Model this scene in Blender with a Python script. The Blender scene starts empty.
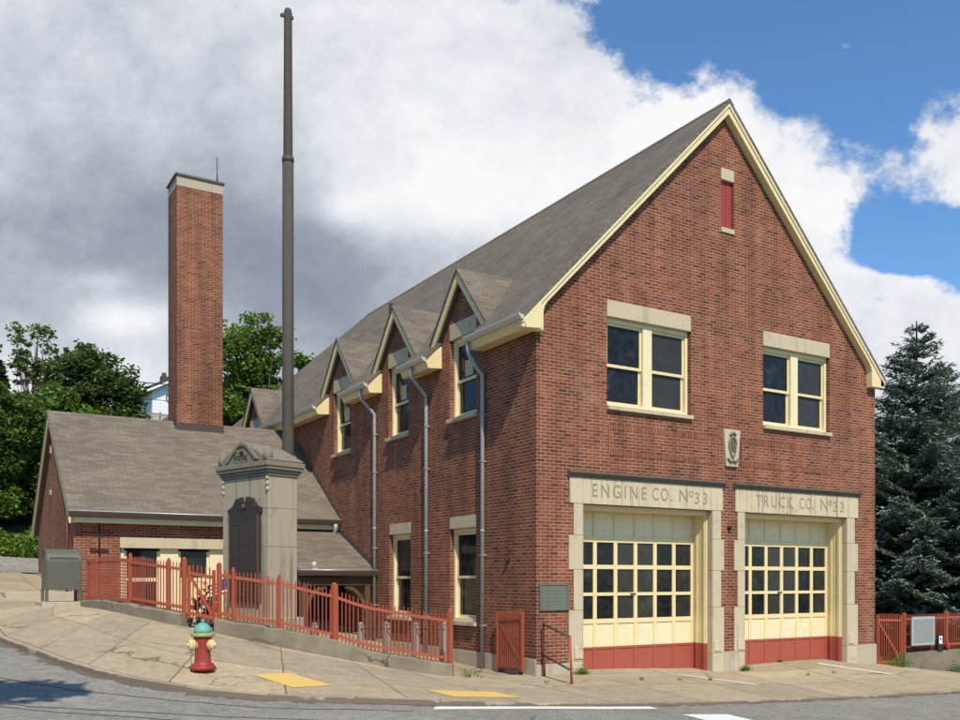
import bpy, bmesh, math, random
import numpy as np
from mathutils import Vector, Matrix
from mathutils.geometry import tessellate_polygon

random.seed(7)
rng = np.random.default_rng(11)
SC = bpy.context.scene
COL = SC.collection
R = math.radians

# ------------------------------------------------------------------ camera
cam_d = bpy.data.cameras.new('camera')
cam = bpy.data.objects.new('camera', cam_d)
COL.objects.link(cam)
cam.location = (-10.313, -14.879, 1.55)
cam.rotation_euler = (R(90), 0, R(-31.22))
cam_d.sensor_width = 36.0
cam_d.lens = 34.53
cam_d.shift_y = 0.2288
cam_d.clip_start = 0.1
cam_d.clip_end = 3000
SC.camera = cam

# ------------------------------------------------------------------ sun direction, exposure
SUN_FROM = Vector((-1.1, -3.75, 4.6)).normalized()
sun_d = bpy.data.lights.new('sun', 'SUN')
sun_d.energy = 5.0
sun_d.angle = R(0.5)
sun_d.color = (1.0, 0.91, 0.75)
sun = bpy.data.objects.new('sun', sun_d)
COL.objects.link(sun)
sun.rotation_euler = SUN_FROM.to_track_quat('Z', 'Y').to_euler()
sun.location = (-20, -60, 70)
SC.view_settings.view_transform = 'Standard'
SC.view_settings.look = 'None'
SC.view_settings.exposure = 0.0
SC.view_settings.gamma = 1.0
SC.view_settings.use_curve_mapping = False
SC.cycles.max_bounces = 6
SC.cycles.transparent_max_bounces = 8


# ------------------------------------------------------------------ node expression helper
class X:
    """a node socket with arithmetic"""
    nt = None

    def __init__(s, sock): s.s = sock

    @staticmethod
    def _op(op, *a, clamp=False):
        n = X.nt.nodes.new('ShaderNodeMath'); n.operation = op; n.use_clamp = clamp
        for i, v in enumerate(a):
            if isinstance(v, X): X.nt.links.new(v.s, n.inputs[i])
            else: n.inputs[i].default_value = float(v)
        return X(n.outputs[0])

    def __add__(s, o): return X._op('ADD', s, o)
    def __radd__(s, o): return X._op('ADD', o, s)
    def __sub__(s, o): return X._op('SUBTRACT', s, o)
    def __rsub__(s, o): return X._op('SUBTRACT', o, s)
    def __mul__(s, o): return X._op('MULTIPLY', s, o)
    def __rmul__(s, o): return X._op('MULTIPLY', o, s)
    def __truediv__(s, o): return X._op('DIVIDE', s, o)
    def pw(s, o): return X._op('POWER', s, o)
    def mx(s, o): return X._op('MAXIMUM', s, o)
    def mn(s, o): return X._op('MINIMUM', s, o)
    def clamp(s): return X._op('ADD', s, 0.0, clamp=True)


def sstep(x, a, b):
    n = X.nt.nodes.new('ShaderNodeMapRange'); n.interpolation_type = 'SMOOTHSTEP'
    X.nt.links.new(x.s, n.inputs['Value'])
    n.inputs['From Min'].default_value = a; n.inputs['From Max'].default_value = b
    return X(n.outputs['Result'])


def mixc(f, a, b, mode='MIX'):
    n = X.nt.nodes.new('ShaderNodeMix'); n.data_type = 'RGBA'; n.blend_type = mode
    n.clamp_factor = True
    for i, v in ((0, f), (6, a), (7, b)):
        if isinstance(v, X): X.nt.links.new(v.s, n.inputs[i])
        elif i == 0: n.inputs[0].default_value = float(v)
        else: n.inputs[i].default_value = (*v[:3], 1)
    return X(n.outputs[2])


def noise(vec, scale, detail=4, rough=0.55, dist=0.0, w=None, col=False):
    n = X.nt.nodes.new('ShaderNodeTexNoise')
    if w is not None:
        n.noise_dimensions = '4D'; n.inputs['W'].default_value = w
    if vec is not None: X.nt.links.new(vec.s, n.inputs['Vector'])
    n.inputs['Scale'].default_value = scale; n.inputs['Detail'].default_value = detail
    n.inputs['Roughness'].default_value = rough; n.inputs['Distortion'].default_value = dist
    return X(n.outputs['Color' if col else 'Fac'])


def combine(x, y, z):
    n = X.nt.nodes.new('ShaderNodeCombineXYZ')
    for i, v in enumerate((x, y, z)):
        if isinstance(v, X): X.nt.links.new(v.s, n.inputs[i])
        else: n.inputs[i].default_value = float(v)
    return X(n.outputs[0])


def separate(v):
    n = X.nt.nodes.new('ShaderNodeSeparateXYZ'); X.nt.links.new(v.s, n.inputs[0])
    return X(n.outputs[0]), X(n.outputs[1]), X(n.outputs[2])


def ramp(f, stops, interp='LINEAR'):
    n = X.nt.nodes.new('ShaderNodeValToRGB'); X.nt.links.new(f.s, n.inputs[0])
    cr = n.color_ramp; cr.interpolation = interp
    while len(cr.elements) < len(stops): cr.elements.new(0.5)
    for e, (p, c) in zip(cr.elements, stops):
        e.position = p; e.color = (*c[:3], 1)
    return X(n.outputs[0])


def texco(kind):
    n = X.nt.nodes.new('ShaderNodeTexCoord'); return X(n.outputs[kind])


# ------------------------------------------------------------------ world: sky and clouds
W = bpy.data.worlds.new('World'); SC.world = W
W.use_nodes = True
nt = W.node_tree; X.nt = nt
for n in list(nt.nodes): nt.nodes.remove(n)
out = nt.nodes.new('ShaderNodeOutputWorld')
sky = nt.nodes.new('ShaderNodeTexSky'); sky.sky_type = 'NISHITA'; sky.sun_disc = False
sky.sun_elevation = math.asin(SUN_FROM.z)
sky.sun_rotation = math.atan2(SUN_FROM.x, SUN_FROM.y)
sky.air_density = 1.0; sky.dust_density = 0.3; sky.ozone_density = 2.0
bg_sky = nt.nodes.new('ShaderNodeBackground'); bg_sky.inputs[1].default_value = 0.10
nt.links.new(mixc(1.0, X(sky.outputs[0]), (1.0, 1.42, 1.72), 'MULTIPLY').s, bg_sky.inputs[0])
gen = texco('Generated')
dx, dy, dz = separate(gen)
FX, FY = math.sin(R(31.22)), math.cos(R(31.22))      # a bearing in the world: the cloud bank lies north-east
fd = (dx * FX + dy * FY)
fwd = fd.mx(0.12)
ca = (dx * FY - dy * FX) / fwd
cb = dz / fwd


def blob(px, py, rx, ry):                            # bearing and height of a cloud lump (tangents), gaussian
    a0, b0 = (px - 480) / 920.7, (579.7 - py) / 920.7
    u = (ca - a0) * (920.7 / rx); v = (cb - b0) * (920.7 / ry)
    return X._op('EXPONENT', (u * u + v * v) * -1.0)


cvec = combine(ca, cb, fd * 0.6)
wob = noise(cvec, 3.0, 3, 0.5, col=True)
wx, wy, wz = separate(wob)
cvec2 = combine(ca + (wx - 0.5) * 0.07, cb * 1.15 + (wy - 0.5) * 0.07, fd * 0.6)
n1 = noise(cvec2, 6.5, 10, 0.62, w=1.7)
n2 = noise(cvec2, 3.6, 10, 0.62, w=4.1)
n3 = noise(cvec2, 22.0, 6, 0.65, w=2.2)
n5 = noise(cvec2, 13.0, 10, 0.66, w=5.5)
# edge of the bank: runs down to the right from high up
edge = (ca - (612 - 480) / 920.7) + (cb - 579.7 / 920.7) * 0.98
cov = 0.46 - edge * 3.2
cov = cov + blob(728, 112, 56, 48) * 0.40 + blob(838, 212, 66, 46) * 0.40 + blob(775, 190, 60, 60) * 0.24
cov = cov - blob(650, 50, 38, 50) * 0.30 - blob(615, 15, 22, 30) * 0.2 - blob(820, 70, 90, 60) * 0.30
cov = cov.mx(-0.12).mn(0.95)
cov = cov + blob(985, 150, 80, 95) * 0.95 + blob(935, 322, 90, 26) * 0.42 + blob(878, 281, 50, 12) * 0.42 - blob(905, 245, 62, 30) * 0.85 - blob(880, 300, 30, 8) * 0.3
cov = cov + blob(842, 46, 26, 9) * 0.50 + blob(820, 120, 26, 28) * 0.30 + blob(655, 12, 24, 16) * 0.15 + blob(1000, 420, 200, 70) * 0.6
front = sstep(fd, 0.05, 0.45) * sstep(ca, -1.15, -0.66) * (1.0 - sstep(cb, 0.74, 1.15)) * (1.0 - sstep(ca, 0.72, 1.2))   # scattered cloud elsewhere
cov = cov.mn(0.95) * front + (1.0 - front) * 0.02
cov = cov + (n1 - 0.5) * 1.55 + (n5 - 0.5) * 0.95 + (n3 - 0.5) * 0.30
mask = sstep(cov, 0.34, 0.62)
# brightness of the clouds: grey bases low on the left, brilliant tops
br = 0.79 - blob(40, 250, 240, 80) * 0.24 - blob(280, 270, 160, 95) * 0.28 - blob(340, 320, 90, 60) * 0.20
br = br - blob(30, 60, 330, 160) * 0.13 - blob(190, 215, 160, 60) * 0.14 - blob(20, 320, 60, 40) * 0.14
br = br + blob(430, 200, 110, 48) * 0.30 + blob(700, 130, 60, 60) * 0.2 + blob(840, 215, 60, 40) * 0.2 - blob(300, 60, 130, 50) * 0.06 - blob(560, 40, 60, 50) * 0.08 + blob(128, 318, 46, 20) * 0.36 + blob(560, 110, 130, 110) * 0.18
br = br + blob(350, 210, 30, 20) * 0.26 + blob(105, 280, 34, 10) * 0.22 + blob(640, 190, 80, 60) * 0.15
br = br - blob(430, 250, 70, 22) * 0.14 - blob(770, 250, 60, 30) * 0.12
br = br * front + (1.0 - front) * 0.55
br = br + (n2 - 0.5) * 0.80 + (n5 - 0.5) * 0.50 + (n3 - 0.5) * 0.14
cc = ramp(br, [(0.10, (0.22, 0.26, 0.34)), (0.36, (0.33, 0.37, 0.44)), (0.58, (0.53, 0.57, 0.63)),
               (0.80, (0.78, 0.81, 0.86)), (1.0, (0.96, 0.96, 0.97))])
bg_c = nt.nodes.new('ShaderNodeBackground'); bg_c.inputs[1].default_value = 1.0
nt.links.new(cc.s, bg_c.inputs[0])
mixs = nt.nodes.new('ShaderNodeMixShader')
nt.links.new(mask.s, mixs.inputs[0]); nt.links.new(bg_sky.outputs[0], mixs.inputs[1]); nt.links.new(bg_c.outputs[0], mixs.inputs[2])
nt.links.new(mixs.outputs[0], out.inputs[0])


# ------------------------------------------------------------------ materials
def new_mat(name, rough=0.7, spec=0.3, metal=0.0):
    m = bpy.data.materials.new(name); m.use_nodes = True
    X.nt = m.node_tree
    b = m.node_tree.nodes['Principled BSDF']
    b.inputs['Roughness'].default_value = rough
    b.inputs['Specular IOR Level'].default_value = spec
    b.inputs['Metallic'].default_value = metal
    return m, b


def setc(b, c):
    if isinstance(c, X): X.nt.links.new(c.s, b.inputs['Base Color'])
    else: b.inputs['Base Color'].default_value = (*c[:3], 1)


def bump(b, h, strength=0.3, dist=0.02):
    n = X.nt.nodes.new('ShaderNodeBump'); n.inputs['Strength'].default_value = strength; n.inputs['Distance'].default_value = dist
    X.nt.links.new(h.s, n.inputs['Height']); X.nt.links.new(n.outputs[0], b.inputs['Normal'])


def brick_tex(vec, w, h, mortar, offset=0.5, smooth=0.1, freq=2):
    n = X.nt.nodes.new('ShaderNodeTexBrick')
    n.offset = offset; n.offset_frequency = freq; n.squash = 1.0
    X.nt.links.new(vec.s, n.inputs['Vector'])
    n.inputs['Scale'].default_value = 1.0; n.inputs['Mortar Size'].default_value = mortar
    n.inputs['Mortar Smooth'].default_value = smooth; n.inputs['Bias'].default_value = 0
    n.inputs['Brick Width'].default_value = w; n.inputs['Row Height'].default_value = h
    n.inputs['Color1'].default_value = (0, 0, 0, 1); n.inputs['Color2'].default_value = (1, 1, 1, 1)
    n.inputs['Mortar'].default_value = (0.5, 0.5, 0.5, 1)
    return X(n.outputs['Color']), X(n.outputs['Fac'])


def mat_brick(name, vertical=False):
    m, b = new_mat(name, 0.85, 0.2)
    uv = texco('UV')
    u, v, _ = separate(uv)
    if vertical: uv = combine(v, u, 0)
    c, f = brick_tex(uv, 5.0 if vertical else 0.213, 0.0679, 0.0075, smooth=0.35)
    ob = texco('Object')
    big = noise(ob, 0.45, 5, 0.6); fine = noise(ob, 38, 3, 0.6); mid = noise(ob, 2.2, 4, 0.6)
    base = ramp(c, [(0.0, (0.090, 0.034, 0.026)), (0.05, (0.130, 0.040, 0.027)), (0.16, (0.174, 0.050, 0.031)),
                    (0.5, (0.208, 0.060, 0.035)), (0.8, (0.240, 0.073, 0.041)), (1.0, (0.27, 0.092, 0.052))])
    base = mixc(1.0, base, ramp(fine, [(0.3, (0.84, 0.84, 0.84)), (0.75, (1.14, 1.14, 1.14))]), 'MULTIPLY')
    base = mixc(1.0, base, ramp(big, [(0.3, (0.84, 0.83, 0.83)), (0.7, (1.12, 1.11, 1.09))]), 'MULTIPLY')
    mort = ramp(mid, [(0.3, (0.26, 0.178, 0.112)), (0.7, (0.43, 0.32, 0.205))])
    ox, oy, oz = separate(ob)
    run = noise(combine(ox * 2.6, oy * 2.6, oz * 0.22), 1.0, 5, 0.65)      # rain streaks and soot
    col = mixc(f, base, mort)
    col = mixc(1.0, col, ramp(run, [(0.34, (0.70, 0.69, 0.69)), (0.54, (1.0, 1.0, 1.0)), (0.74, (1.20, 1.17, 1.13))]), 'MULTIPLY')
    patch = sstep(noise(ob, 0.8, 5, 0.7, w=3.0), 0.60, 0.68)              # pale lime bloom
    col = mixc(patch * 0.09, col, (0.42, 0.36, 0.30))
    setc(b, col)
    bump(b, (1.0 - f) + fine * 0.25, 0.5, 0.006)
    return m


def mat_shingle(name, tint):
    m, b = new_mat(name, 0.95, 0.1)
    uv = texco('UV'); ob = texco('Object')
    c, f = brick_tex(uv, 0.30, 0.118, 0.005, smooth=0.3)
    c2, f2 = brick_tex(uv, 0.34, 0.256, 0.0, smooth=0.0)
    n = noise(ob, 60, 3, 0.7); big = noise(ob, 0.6, 4, 0.6)
    t = (c * 0.50 + 0.08 + n * 0.36).clamp()
    col = ramp(t, [(0.05, tuple(x * 0.70 for x in tint)), (0.5, tint), (1.0, tuple(x * 1.34 for x in tint))])
    col = mixc(1.0, col, ramp(big, [(0.3, (0.86, 0.86, 0.88)), (0.7, (1.1, 1.09, 1.06))]), 'MULTIPLY')
    setc(b, mixc(f * 0.75, col, tuple(x * 0.32 for x in tint)))
    bump(b, (1.0 - f) * 0.7 + c * 0.3 + n * 0.2, 0.6, 0.012)
    return m


def mat_stone(name, base, dark, streak=0.6, sx=5.0):
    m, b = new_mat(name, 0.85, 0.25)
    ob = texco('Object'); x, y, z = separate(ob)
    st = noise(combine(x * sx, y * sx, z * 0.35), 1.0, 5, 0.65)
    n = noise(ob, 3.0, 5, 0.65); fine = noise(ob, 70, 2, 0.6)
    col = mixc(sstep(st, 0.50, 0.74) * streak, base, dark)
    col = mixc(sstep(n, 0.52, 0.8) * 0.45, col, dark)
    col = mixc(1.0, col, ramp(fine, [(0.3, (0.90, 0.90, 0.90)), (0.7, (1.08, 1.08, 1.08))]), 'MULTIPLY')
    setc(b, col); bump(b, fine + n, 0.12, 0.01)
    return m


def mat_paint(name, c, worn, amount=0.35, rough=0.5, scale=4.0, spec=0.35):
    m, b = new_mat(name, rough, spec)
    ob = texco('Object'); x, y, z = separate(ob)
    n = noise(ob, scale, 6, 0.68); st = noise(combine(x * 9, y * 9, z * 0.7), 1.0, 4, 0.6)
    ch = noise(ob, scale * 5, 5, 0.7)
    f = (sstep(n, 0.55, 0.72) * 0.35 + sstep(st, 0.56, 0.75) * 0.4) * amount + sstep(ch, 0.60, 0.63) * (amount * 1.0)
    setc(b, mixc(f, c, worn)); bump(b, n, 0.08, 0.01)
    return m


def mat_plain(name, c, rough=0.6, spec=0.3, metal=0.0, vary=0.12, scale=12):
    m, b = new_mat(name, rough, spec, metal)
    n = noise(texco('Object'), scale, 4, 0.6)
    setc(b, ramp(n, [(0.25, tuple(x * (1 - vary) for x in c)), (0.75, tuple(min(1, x * (1 + vary)) for x in c))]))
    return m


def mat_glass(name, c=(0.012, 0.013, 0.014)):
    m, b = new_mat(name, 0.04, 0.22)
    ob = texco('Object')
    g = X.nt.nodes.new('ShaderNodeNewGeometry'); rnd = X(g.outputs['Random Per Island'])     # every pane is its own old sheet
    n = noise(ob, 5.0, 4, 0.6); n6 = noise(ob, 1.6, 3, 0.6, w=2.0)
    base = ramp(n, [(0.35, tuple(x * 0.6 for x in c)), (0.75, tuple(x * 2.0 for x in c))])
    base = mixc(ramp(rnd, [(0.55, (0,) * 3), (0.9, (0.32,) * 3), (1.0, (0.6,) * 3)]), base, (0.075, 0.070, 0.060))
    base = mixc(sstep(n6, 0.56, 0.70) * 0.35, base, (0.09, 0.085, 0.075))                   # dusty film, things inside
    setc(b, base)
    X.nt.links.new(ramp(noise(ob, 9, 3, 0.6), [(0.3, (0.02,) * 3), (0.8, (0.16,) * 3)]).s, b.inputs['Roughness'])
    bump(b, noise(ob, 1.3, 2, 0.5) + rnd * 0.0, 0.12, 0.05)
    return m


def mat_leaf(name, stops, trans=0.42, rough=0.55):
    m = bpy.data.materials.new(name); m.use_nodes = True; X.nt = m.node_tree
    b = m.node_tree.nodes['Principled BSDF']; o = m.node_tree.nodes['Material Output']
    b.inputs['Roughness'].default_value = rough; b.inputs['Specular IOR Level'].default_value = 0.25
    g = X.nt.nodes.new('ShaderNodeNewGeometry'); rnd = X(g.outputs['Random Per Island'])
    clump = noise(texco('Object'), 0.7, 3, 0.6)
    col = ramp((rnd * 0.65 + clump * 0.75 - 0.2).clamp(), stops)
    setc(b, col)
    t = X.nt.nodes.new('ShaderNodeBsdfTranslucent'); X.nt.links.new(col.s, t.inputs[0])
    mx = X.nt.nodes.new('ShaderNodeMixShader'); mx.inputs[0].default_value = trans
    X.nt.links.new(b.outputs[0], mx.inputs[1]); X.nt.links.new(t.outputs[0], mx.inputs[2]); X.nt.links.new(mx.outputs[0], o.inputs[0])
    return m


def mat_concrete(name, a, c, joint_w=1.55, joint_h=1.6, dark=0.35, cracks=True, grain=0.0):
    m, b = new_mat(name, 0.9, 0.2)
    ob = texco('Object'); uv = texco('UV')
    wob = noise(ob, 2.0, 3, 0.6, col=True)
    wx, wy, wz = separate(wob); u, v, _ = separate(uv)
    uvw = combine(u + (wx - 0.5) * 0.05, v + (wy - 0.5) * 0.05, 0)
    bc, bf = brick_tex(uvw, joint_w, joint_h, 0.016, offset=0.0, smooth=0.3)
    big = noise(ob, 0.55, 6, 0.65); mid = noise(ob, 4.0, 6, 0.7); fine = noise(ob, 90, 2, 0.6)
    col = mixc(ramp(big, [(0.32, (0,) * 3), (0.68, (1,) * 3)]), a, c)
    col = mixc(1.0, col, ramp(mid, [(0.3, (0.80, 0.79, 0.77)), (0.7, (1.13, 1.12, 1.10))]), 'MULTIPLY')
    col = mixc(1.0, col, ramp(fine, [(0.3, (0.90,) * 3), (0.7, (1.1,) * 3)]), 'MULTIPLY')
    col = mixc(1.0, col, ramp(bc, [(0.0, (0.84, 0.85, 0.87)), (1.0, (1.12, 1.10, 1.06))]), 'MULTIPLY')
    if joint_w < 50:
        col = mixc(bf * 0.9, col, tuple(x * dark for x in a))
    if cracks:
        vo = X.nt.nodes.new('ShaderNodeTexVoronoi'); vo.feature = 'DISTANCE_TO_EDGE'; vo.inputs['Scale'].default_value = 0.42
        vec = combine(*[p + (q - 0.5) * 0.5 for p, q in zip(separate(ob), (wx, wy, wz))])
        X.nt.links.new(vec.s, vo.inputs['Vector'])
        cr = (1.0 - sstep(X(vo.outputs['Distance']), 0.002, 0.012)) * sstep(noise(ob, 0.35, 2, 0.5), 0.53, 0.62)
        col = mixc(cr * 0.8, col, tuple(x * 0.3 for x in a))
    if grain:
        g1 = noise(ob, 45, 2, 0.7); g2 = noise(ob, 16, 3, 0.7)
        col = mixc(1.0, col, ramp(g1, [(0.3, (1 - grain,) * 3), (0.7, (1 + grain,) * 3)]), 'MULTIPLY')
        col = mixc(1.0, col, ramp(g2, [(0.3, (1 - grain * .6,) * 3), (0.7, (1 + grain * .6,) * 3)]), 'MULTIPLY')
    setc(b, col); bump(b, fine * 0.6 + mid * 0.5, 0.25, 0.01)
    return m


M = {}
M['brick'] = mat_brick('red_brick'); M['soldier'] = mat_brick('soldier_brick', True)
M['roof'] = mat_shingle('roof_shingle', (0.160, 0.137, 0.110))
M['roof_wing'] = mat_shingle('wing_shingle', (0.172, 0.145, 0.115))
M['stone'] = mat_stone('limestone', (0.50, 0.42, 0.29), (0.17, 0.145, 0.105), 0.5)
M['stone_streak'] = mat_stone('streaked_limestone', (0.54, 0.455, 0.31), (0.13, 0.11, 0.08), 0.95, 15.0)
M['stone_base'] = mat_stone('base_stone', (0.42, 0.36, 0.27), (0.20, 0.165, 0.12), 0.4)
M['stone_dark'] = mat_stone('sooty_coping', (0.13, 0.11, 0.09), (0.05, 0.045, 0.04), 0.6)
M['monument'] = mat_stone('monument_granite', (0.36, 0.305, 0.225), (0.13, 0.115, 0.09), 0.85, 6.0)
M['monument_dark'] = mat_stone('monument_cap', (0.21, 0.18, 0.14), (0.075, 0.066, 0.055), 0.8, 6.0)
M['cream'] = mat_paint('cream_paint', (0.72, 0.59, 0.32), (0.38, 0.30, 0.19), 0.5)
M['cream_pale'] = mat_paint('pale_cream_paint', (0.73, 0.635, 0.40), (0.38, 0.31, 0.21), 0.55)
M['door_red'] = mat_paint('door_red_paint', (0.35, 0.080, 0.052), (0.25, 0.10, 0.075), 0.8)
M['fence_red'] = mat_paint('rusty_red_paint', (0.345, 0.080, 0.040), (0.17, 0.055, 0.032), 0.8, 0.6, 16)
M['vent_red'] = mat_paint('vent_red_paint', (0.30, 0.045, 0.04), (0.17, 0.035, 0.03), 0.5)
M['glass'] = mat_glass('dark_glass')
M['blind'] = mat_plain('room_blind', (0.50, 0.42, 0.26), 0.8)
M['galv'] = mat_plain('galvanised_steel', (0.33, 0.33, 0.33), 0.55, 0.4, 0.2)
M['gutter'] = mat_plain('gutter_metal', (0.55, 0.50, 0.40), 0.5, 0.4, 0.1)
M['brown_metal'] = mat_plain('brown_metal', (0.09, 0.065, 0.05), 0.6)
M['red_brown'] = mat_plain('red_brown_paint', (0.15, 0.045, 0.035), 0.6)
M['tar'] = mat_plain('old_tar', (0.075, 0.072, 0.066), 0.8, 0.2, 0, 0.3, 6)  # kerb joint, and the wire shadows painted on the road
M['black'] = mat_plain('black_metal', (0.02, 0.02, 0.02), 0.6)
M['bronze'] = mat_plain('aged_bronze', (0.045, 0.036, 0.028), 0.45, 0.5, 0.3, 0.3, 40)
M['verdigris'] = mat_stone('verdigris_bronze', (0.14, 0.15, 0.12), (0.07, 0.075, 0.06), 0.6, 12)
M['concrete'] = mat_concrete('old_concrete', (0.345, 0.280, 0.185), (0.410, 0.342, 0.240), 1.7, 1.9, grain=0.12)
M['apron'] = M['concrete']
M['kerb'] = mat_concrete('kerb_stone', (0.36, 0.27, 0.20), (0.42, 0.335, 0.25), 1.2, 60, 0.4, False)
M['old_wall'] = mat_concrete('mossy_concrete', (0.17, 0.145, 0.105), (0.27, 0.23, 0.17), 100, 100, 0.4, True)
M['asphalt'] = mat_concrete('worn_asphalt', (0.225, 0.212, 0.184), (0.28, 0.264, 0.23), 100, 100, 0.4, True, 0.28)
M['yard'] = mat_concrete('yard_concrete', (0.34, 0.28, 0.19), (0.40, 0.33, 0.23), 1.5, 1.5)
M['yellow'] = mat_paint('yellow_pad', (0.66, 0.43, 0.12), (0.40, 0.31, 0.17), 0.75, 0.85, 6)
M['white_line'] = mat_paint('white_road_paint', (0.70, 0.70, 0.66), (0.22, 0.21, 0.19), 0.8, 0.85, 7)
M['hyd_red'] = mat_paint('hydrant_red', (0.30, 0.036, 0.030), (0.15, 0.06, 0.04), 0.9, 0.5, 11)
M['hyd_teal'] = mat_paint('hydrant_teal', (0.10, 0.36, 0.29), (0.33, 0.27, 0.13), 0.95, 0.5, 9)
M['hyd_cream'] = mat_paint('hydrant_cream', (0.66, 0.50, 0.25), (0.45, 0.22, 0.08), 0.8, 0.5, 22)
M['hyd_yellow'] = mat_paint('hydrant_bonnet_rim', (0.33, 0.33, 0.12), (0.25, 0.12, 0.05), 0.8, 0.5, 22)
M['olive'] = mat_paint('olive_drab_paint', (0.098, 0.098, 0.072), (0.16, 0.155, 0.12), 0.5, 0.42, 3, 0.5)
M['pole'] = mat_stone('weathered_pole', (0.075, 0.065, 0.055), (0.035, 0.032, 0.030), 0.6, 20)
M['wood'] = mat_stone('weathered_brown_wood', (0.095, 0.06, 0.036), (0.045, 0.03, 0.02), 0.6, 8)
M['grey_post'] = mat_stone('grey_post', (0.27, 0.25, 0.22), (0.14, 0.12, 0.10), 0.6, 20)
M['bark'] = mat_stone('bark', (0.075, 0.055, 0.04), (0.03, 0.022, 0.016), 0.7, 9)
M['grass'] = mat_plain('rough_grass_soil', (0.065, 0.085, 0.025), 0.95, 0.1, 0, 0.4, 3)
M['white_siding'] = mat_plain('white_siding', (0.75, 0.76, 0.78), 0.6, 0.3, 0, 0.06)
M['dark_roof'] = mat_plain('dark_slate_roof', (0.06, 0.06, 0.065), 0.8)
M['orange_brick'] = mat_plain('orange_brick', (0.40, 0.16, 0.07), 0.85)
M['board_face'] = mat_plain('grey_board', (0.24, 0.25, 0.25), 0.35, 0.5, 0, 0.1)
M['alum'] = mat_plain('aluminium', (0.55, 0.56, 0.56), 0.4, 0.5, 0.5)
M['paper_white'] = mat_plain('white_paper', (0.75, 0.75, 0.73), 0.7)
M['flag_red'] = mat_plain('flag_red', (0.38, 0.04, 0.045), 0.8); M['flag_blue'] = mat_plain('flag_blue', (0.05, 0.06, 0.16), 0.8)
M['flower'] = mat_plain('red_flower', (0.55, 0.04, 0.03), 0.7)
M['ink'] = mat_plain('carved_letter', (0.27, 0.23, 0.165), 0.9)
M['leaf_mid'] = mat_leaf('leaf_mid', [(0.0, (0.055, 0.098, 0.018)), (0.5, (0.130, 0.205, 0.040)), (1.0, (0.20, 0.30, 0.06))])
M['leaf_dark'] = mat_leaf('leaf_dark', [(0.0, (0.044, 0.075, 0.018)), (0.5, (0.100, 0.155, 0.036)), (1.0, (0.155, 0.225, 0.050))])
M['leaf_bright'] = mat_leaf('leaf_bright', [(0.0, (0.055, 0.105, 0.016)), (0.5, (0.145, 0.235, 0.036)), (1.0, (0.24, 0.36, 0.065))])
M['needle'] = mat_leaf('spruce_needle', [(0.0, (0.050, 0.080, 0.058)), (0.5, (0.138, 0.185, 0.140)), (1.0, (0.26, 0.32, 0.25))], 0.08)
M['needle_green'] = mat_leaf('conifer_needle', [(0.0, (0.018, 0.034, 0.013)), (0.5, (0.045, 0.078, 0.025)), (1.0, (0.09, 0.135, 0.04))], 0.1)


# ------------------------------------------------------------------ terrain height
PTS = np.array([(.57, 0, -.29), (1.1, 0, -.38), (4.8, 0, -.5), (7.5, 0, -.5), (9.4, 0, -.5), (10.5, 0, -.6), (13.2, -.6, -.93), (-1.7, .35, -.3), (0, 1.9, -.34), (0, 4, -.25), (0, 7.5, -.05), (-2, 7.5, .1),
                (-3.56, .9, .07), (-6.36, 2.0, .65), (-7.5, 5, .98), (-7.6, 8, 1.0), (-6.8, -1.3, .2), (-5.85, 10.2, .62), (-3.9, 10.2, .58), (-7.05, 18.4, 1.7), (-7.3, 10.2, 1.1), (-3, 4, .15),
                (7, -4.4, -.65), (.74, -3.7, -.45), (-4.2, -3.0, -.13), (-7.1, -2.35, .07), (-7.8, -1.55, .17), (-8.55, .2, .36), (-9.15, 3.3, .6), (-9.3, 8, 1.0), (14, -4.5, -1.1)])


def _plane(x, y): return -.03 - .048 * 60 * np.tanh(x / 60) + .062 * 60 * np.tanh(y / 60)
def _ker(d2): return np.exp(-d2 / 18.0)
_d2 = ((PTS[:, None, :2] - PTS[None, :, :2]) ** 2).sum(-1)
_w = np.linalg.solve(_ker(_d2) + .03 * np.eye(len(PTS)), PTS[:, 2] - _plane(PTS[:, 0], PTS[:, 1]))
def _sm(t): t = np.clip(t, 0, 1); return t * t * (3 - 2 * t)


def Hn(x, y):
    x = np.asarray(x, float); y = np.asarray(y, float)
    d2 = (x[..., None] - PTS[:, 0]) ** 2 + (y[..., None] - PTS[:, 1]) ** 2
    z = _plane(x, y) + (_ker(d2) * _w).sum(-1)
    hill = _sm((y - 24.5) / 4) * .8 + .30 * np.maximum(0, y - 27.5) * _sm((8 - x) / 30 + .5)
    hill = np.where(hill > 16, 16 + (hill - 16) * .2, hill)
    return z + hill


def H(x, y): return float(Hn(x, y))


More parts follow.
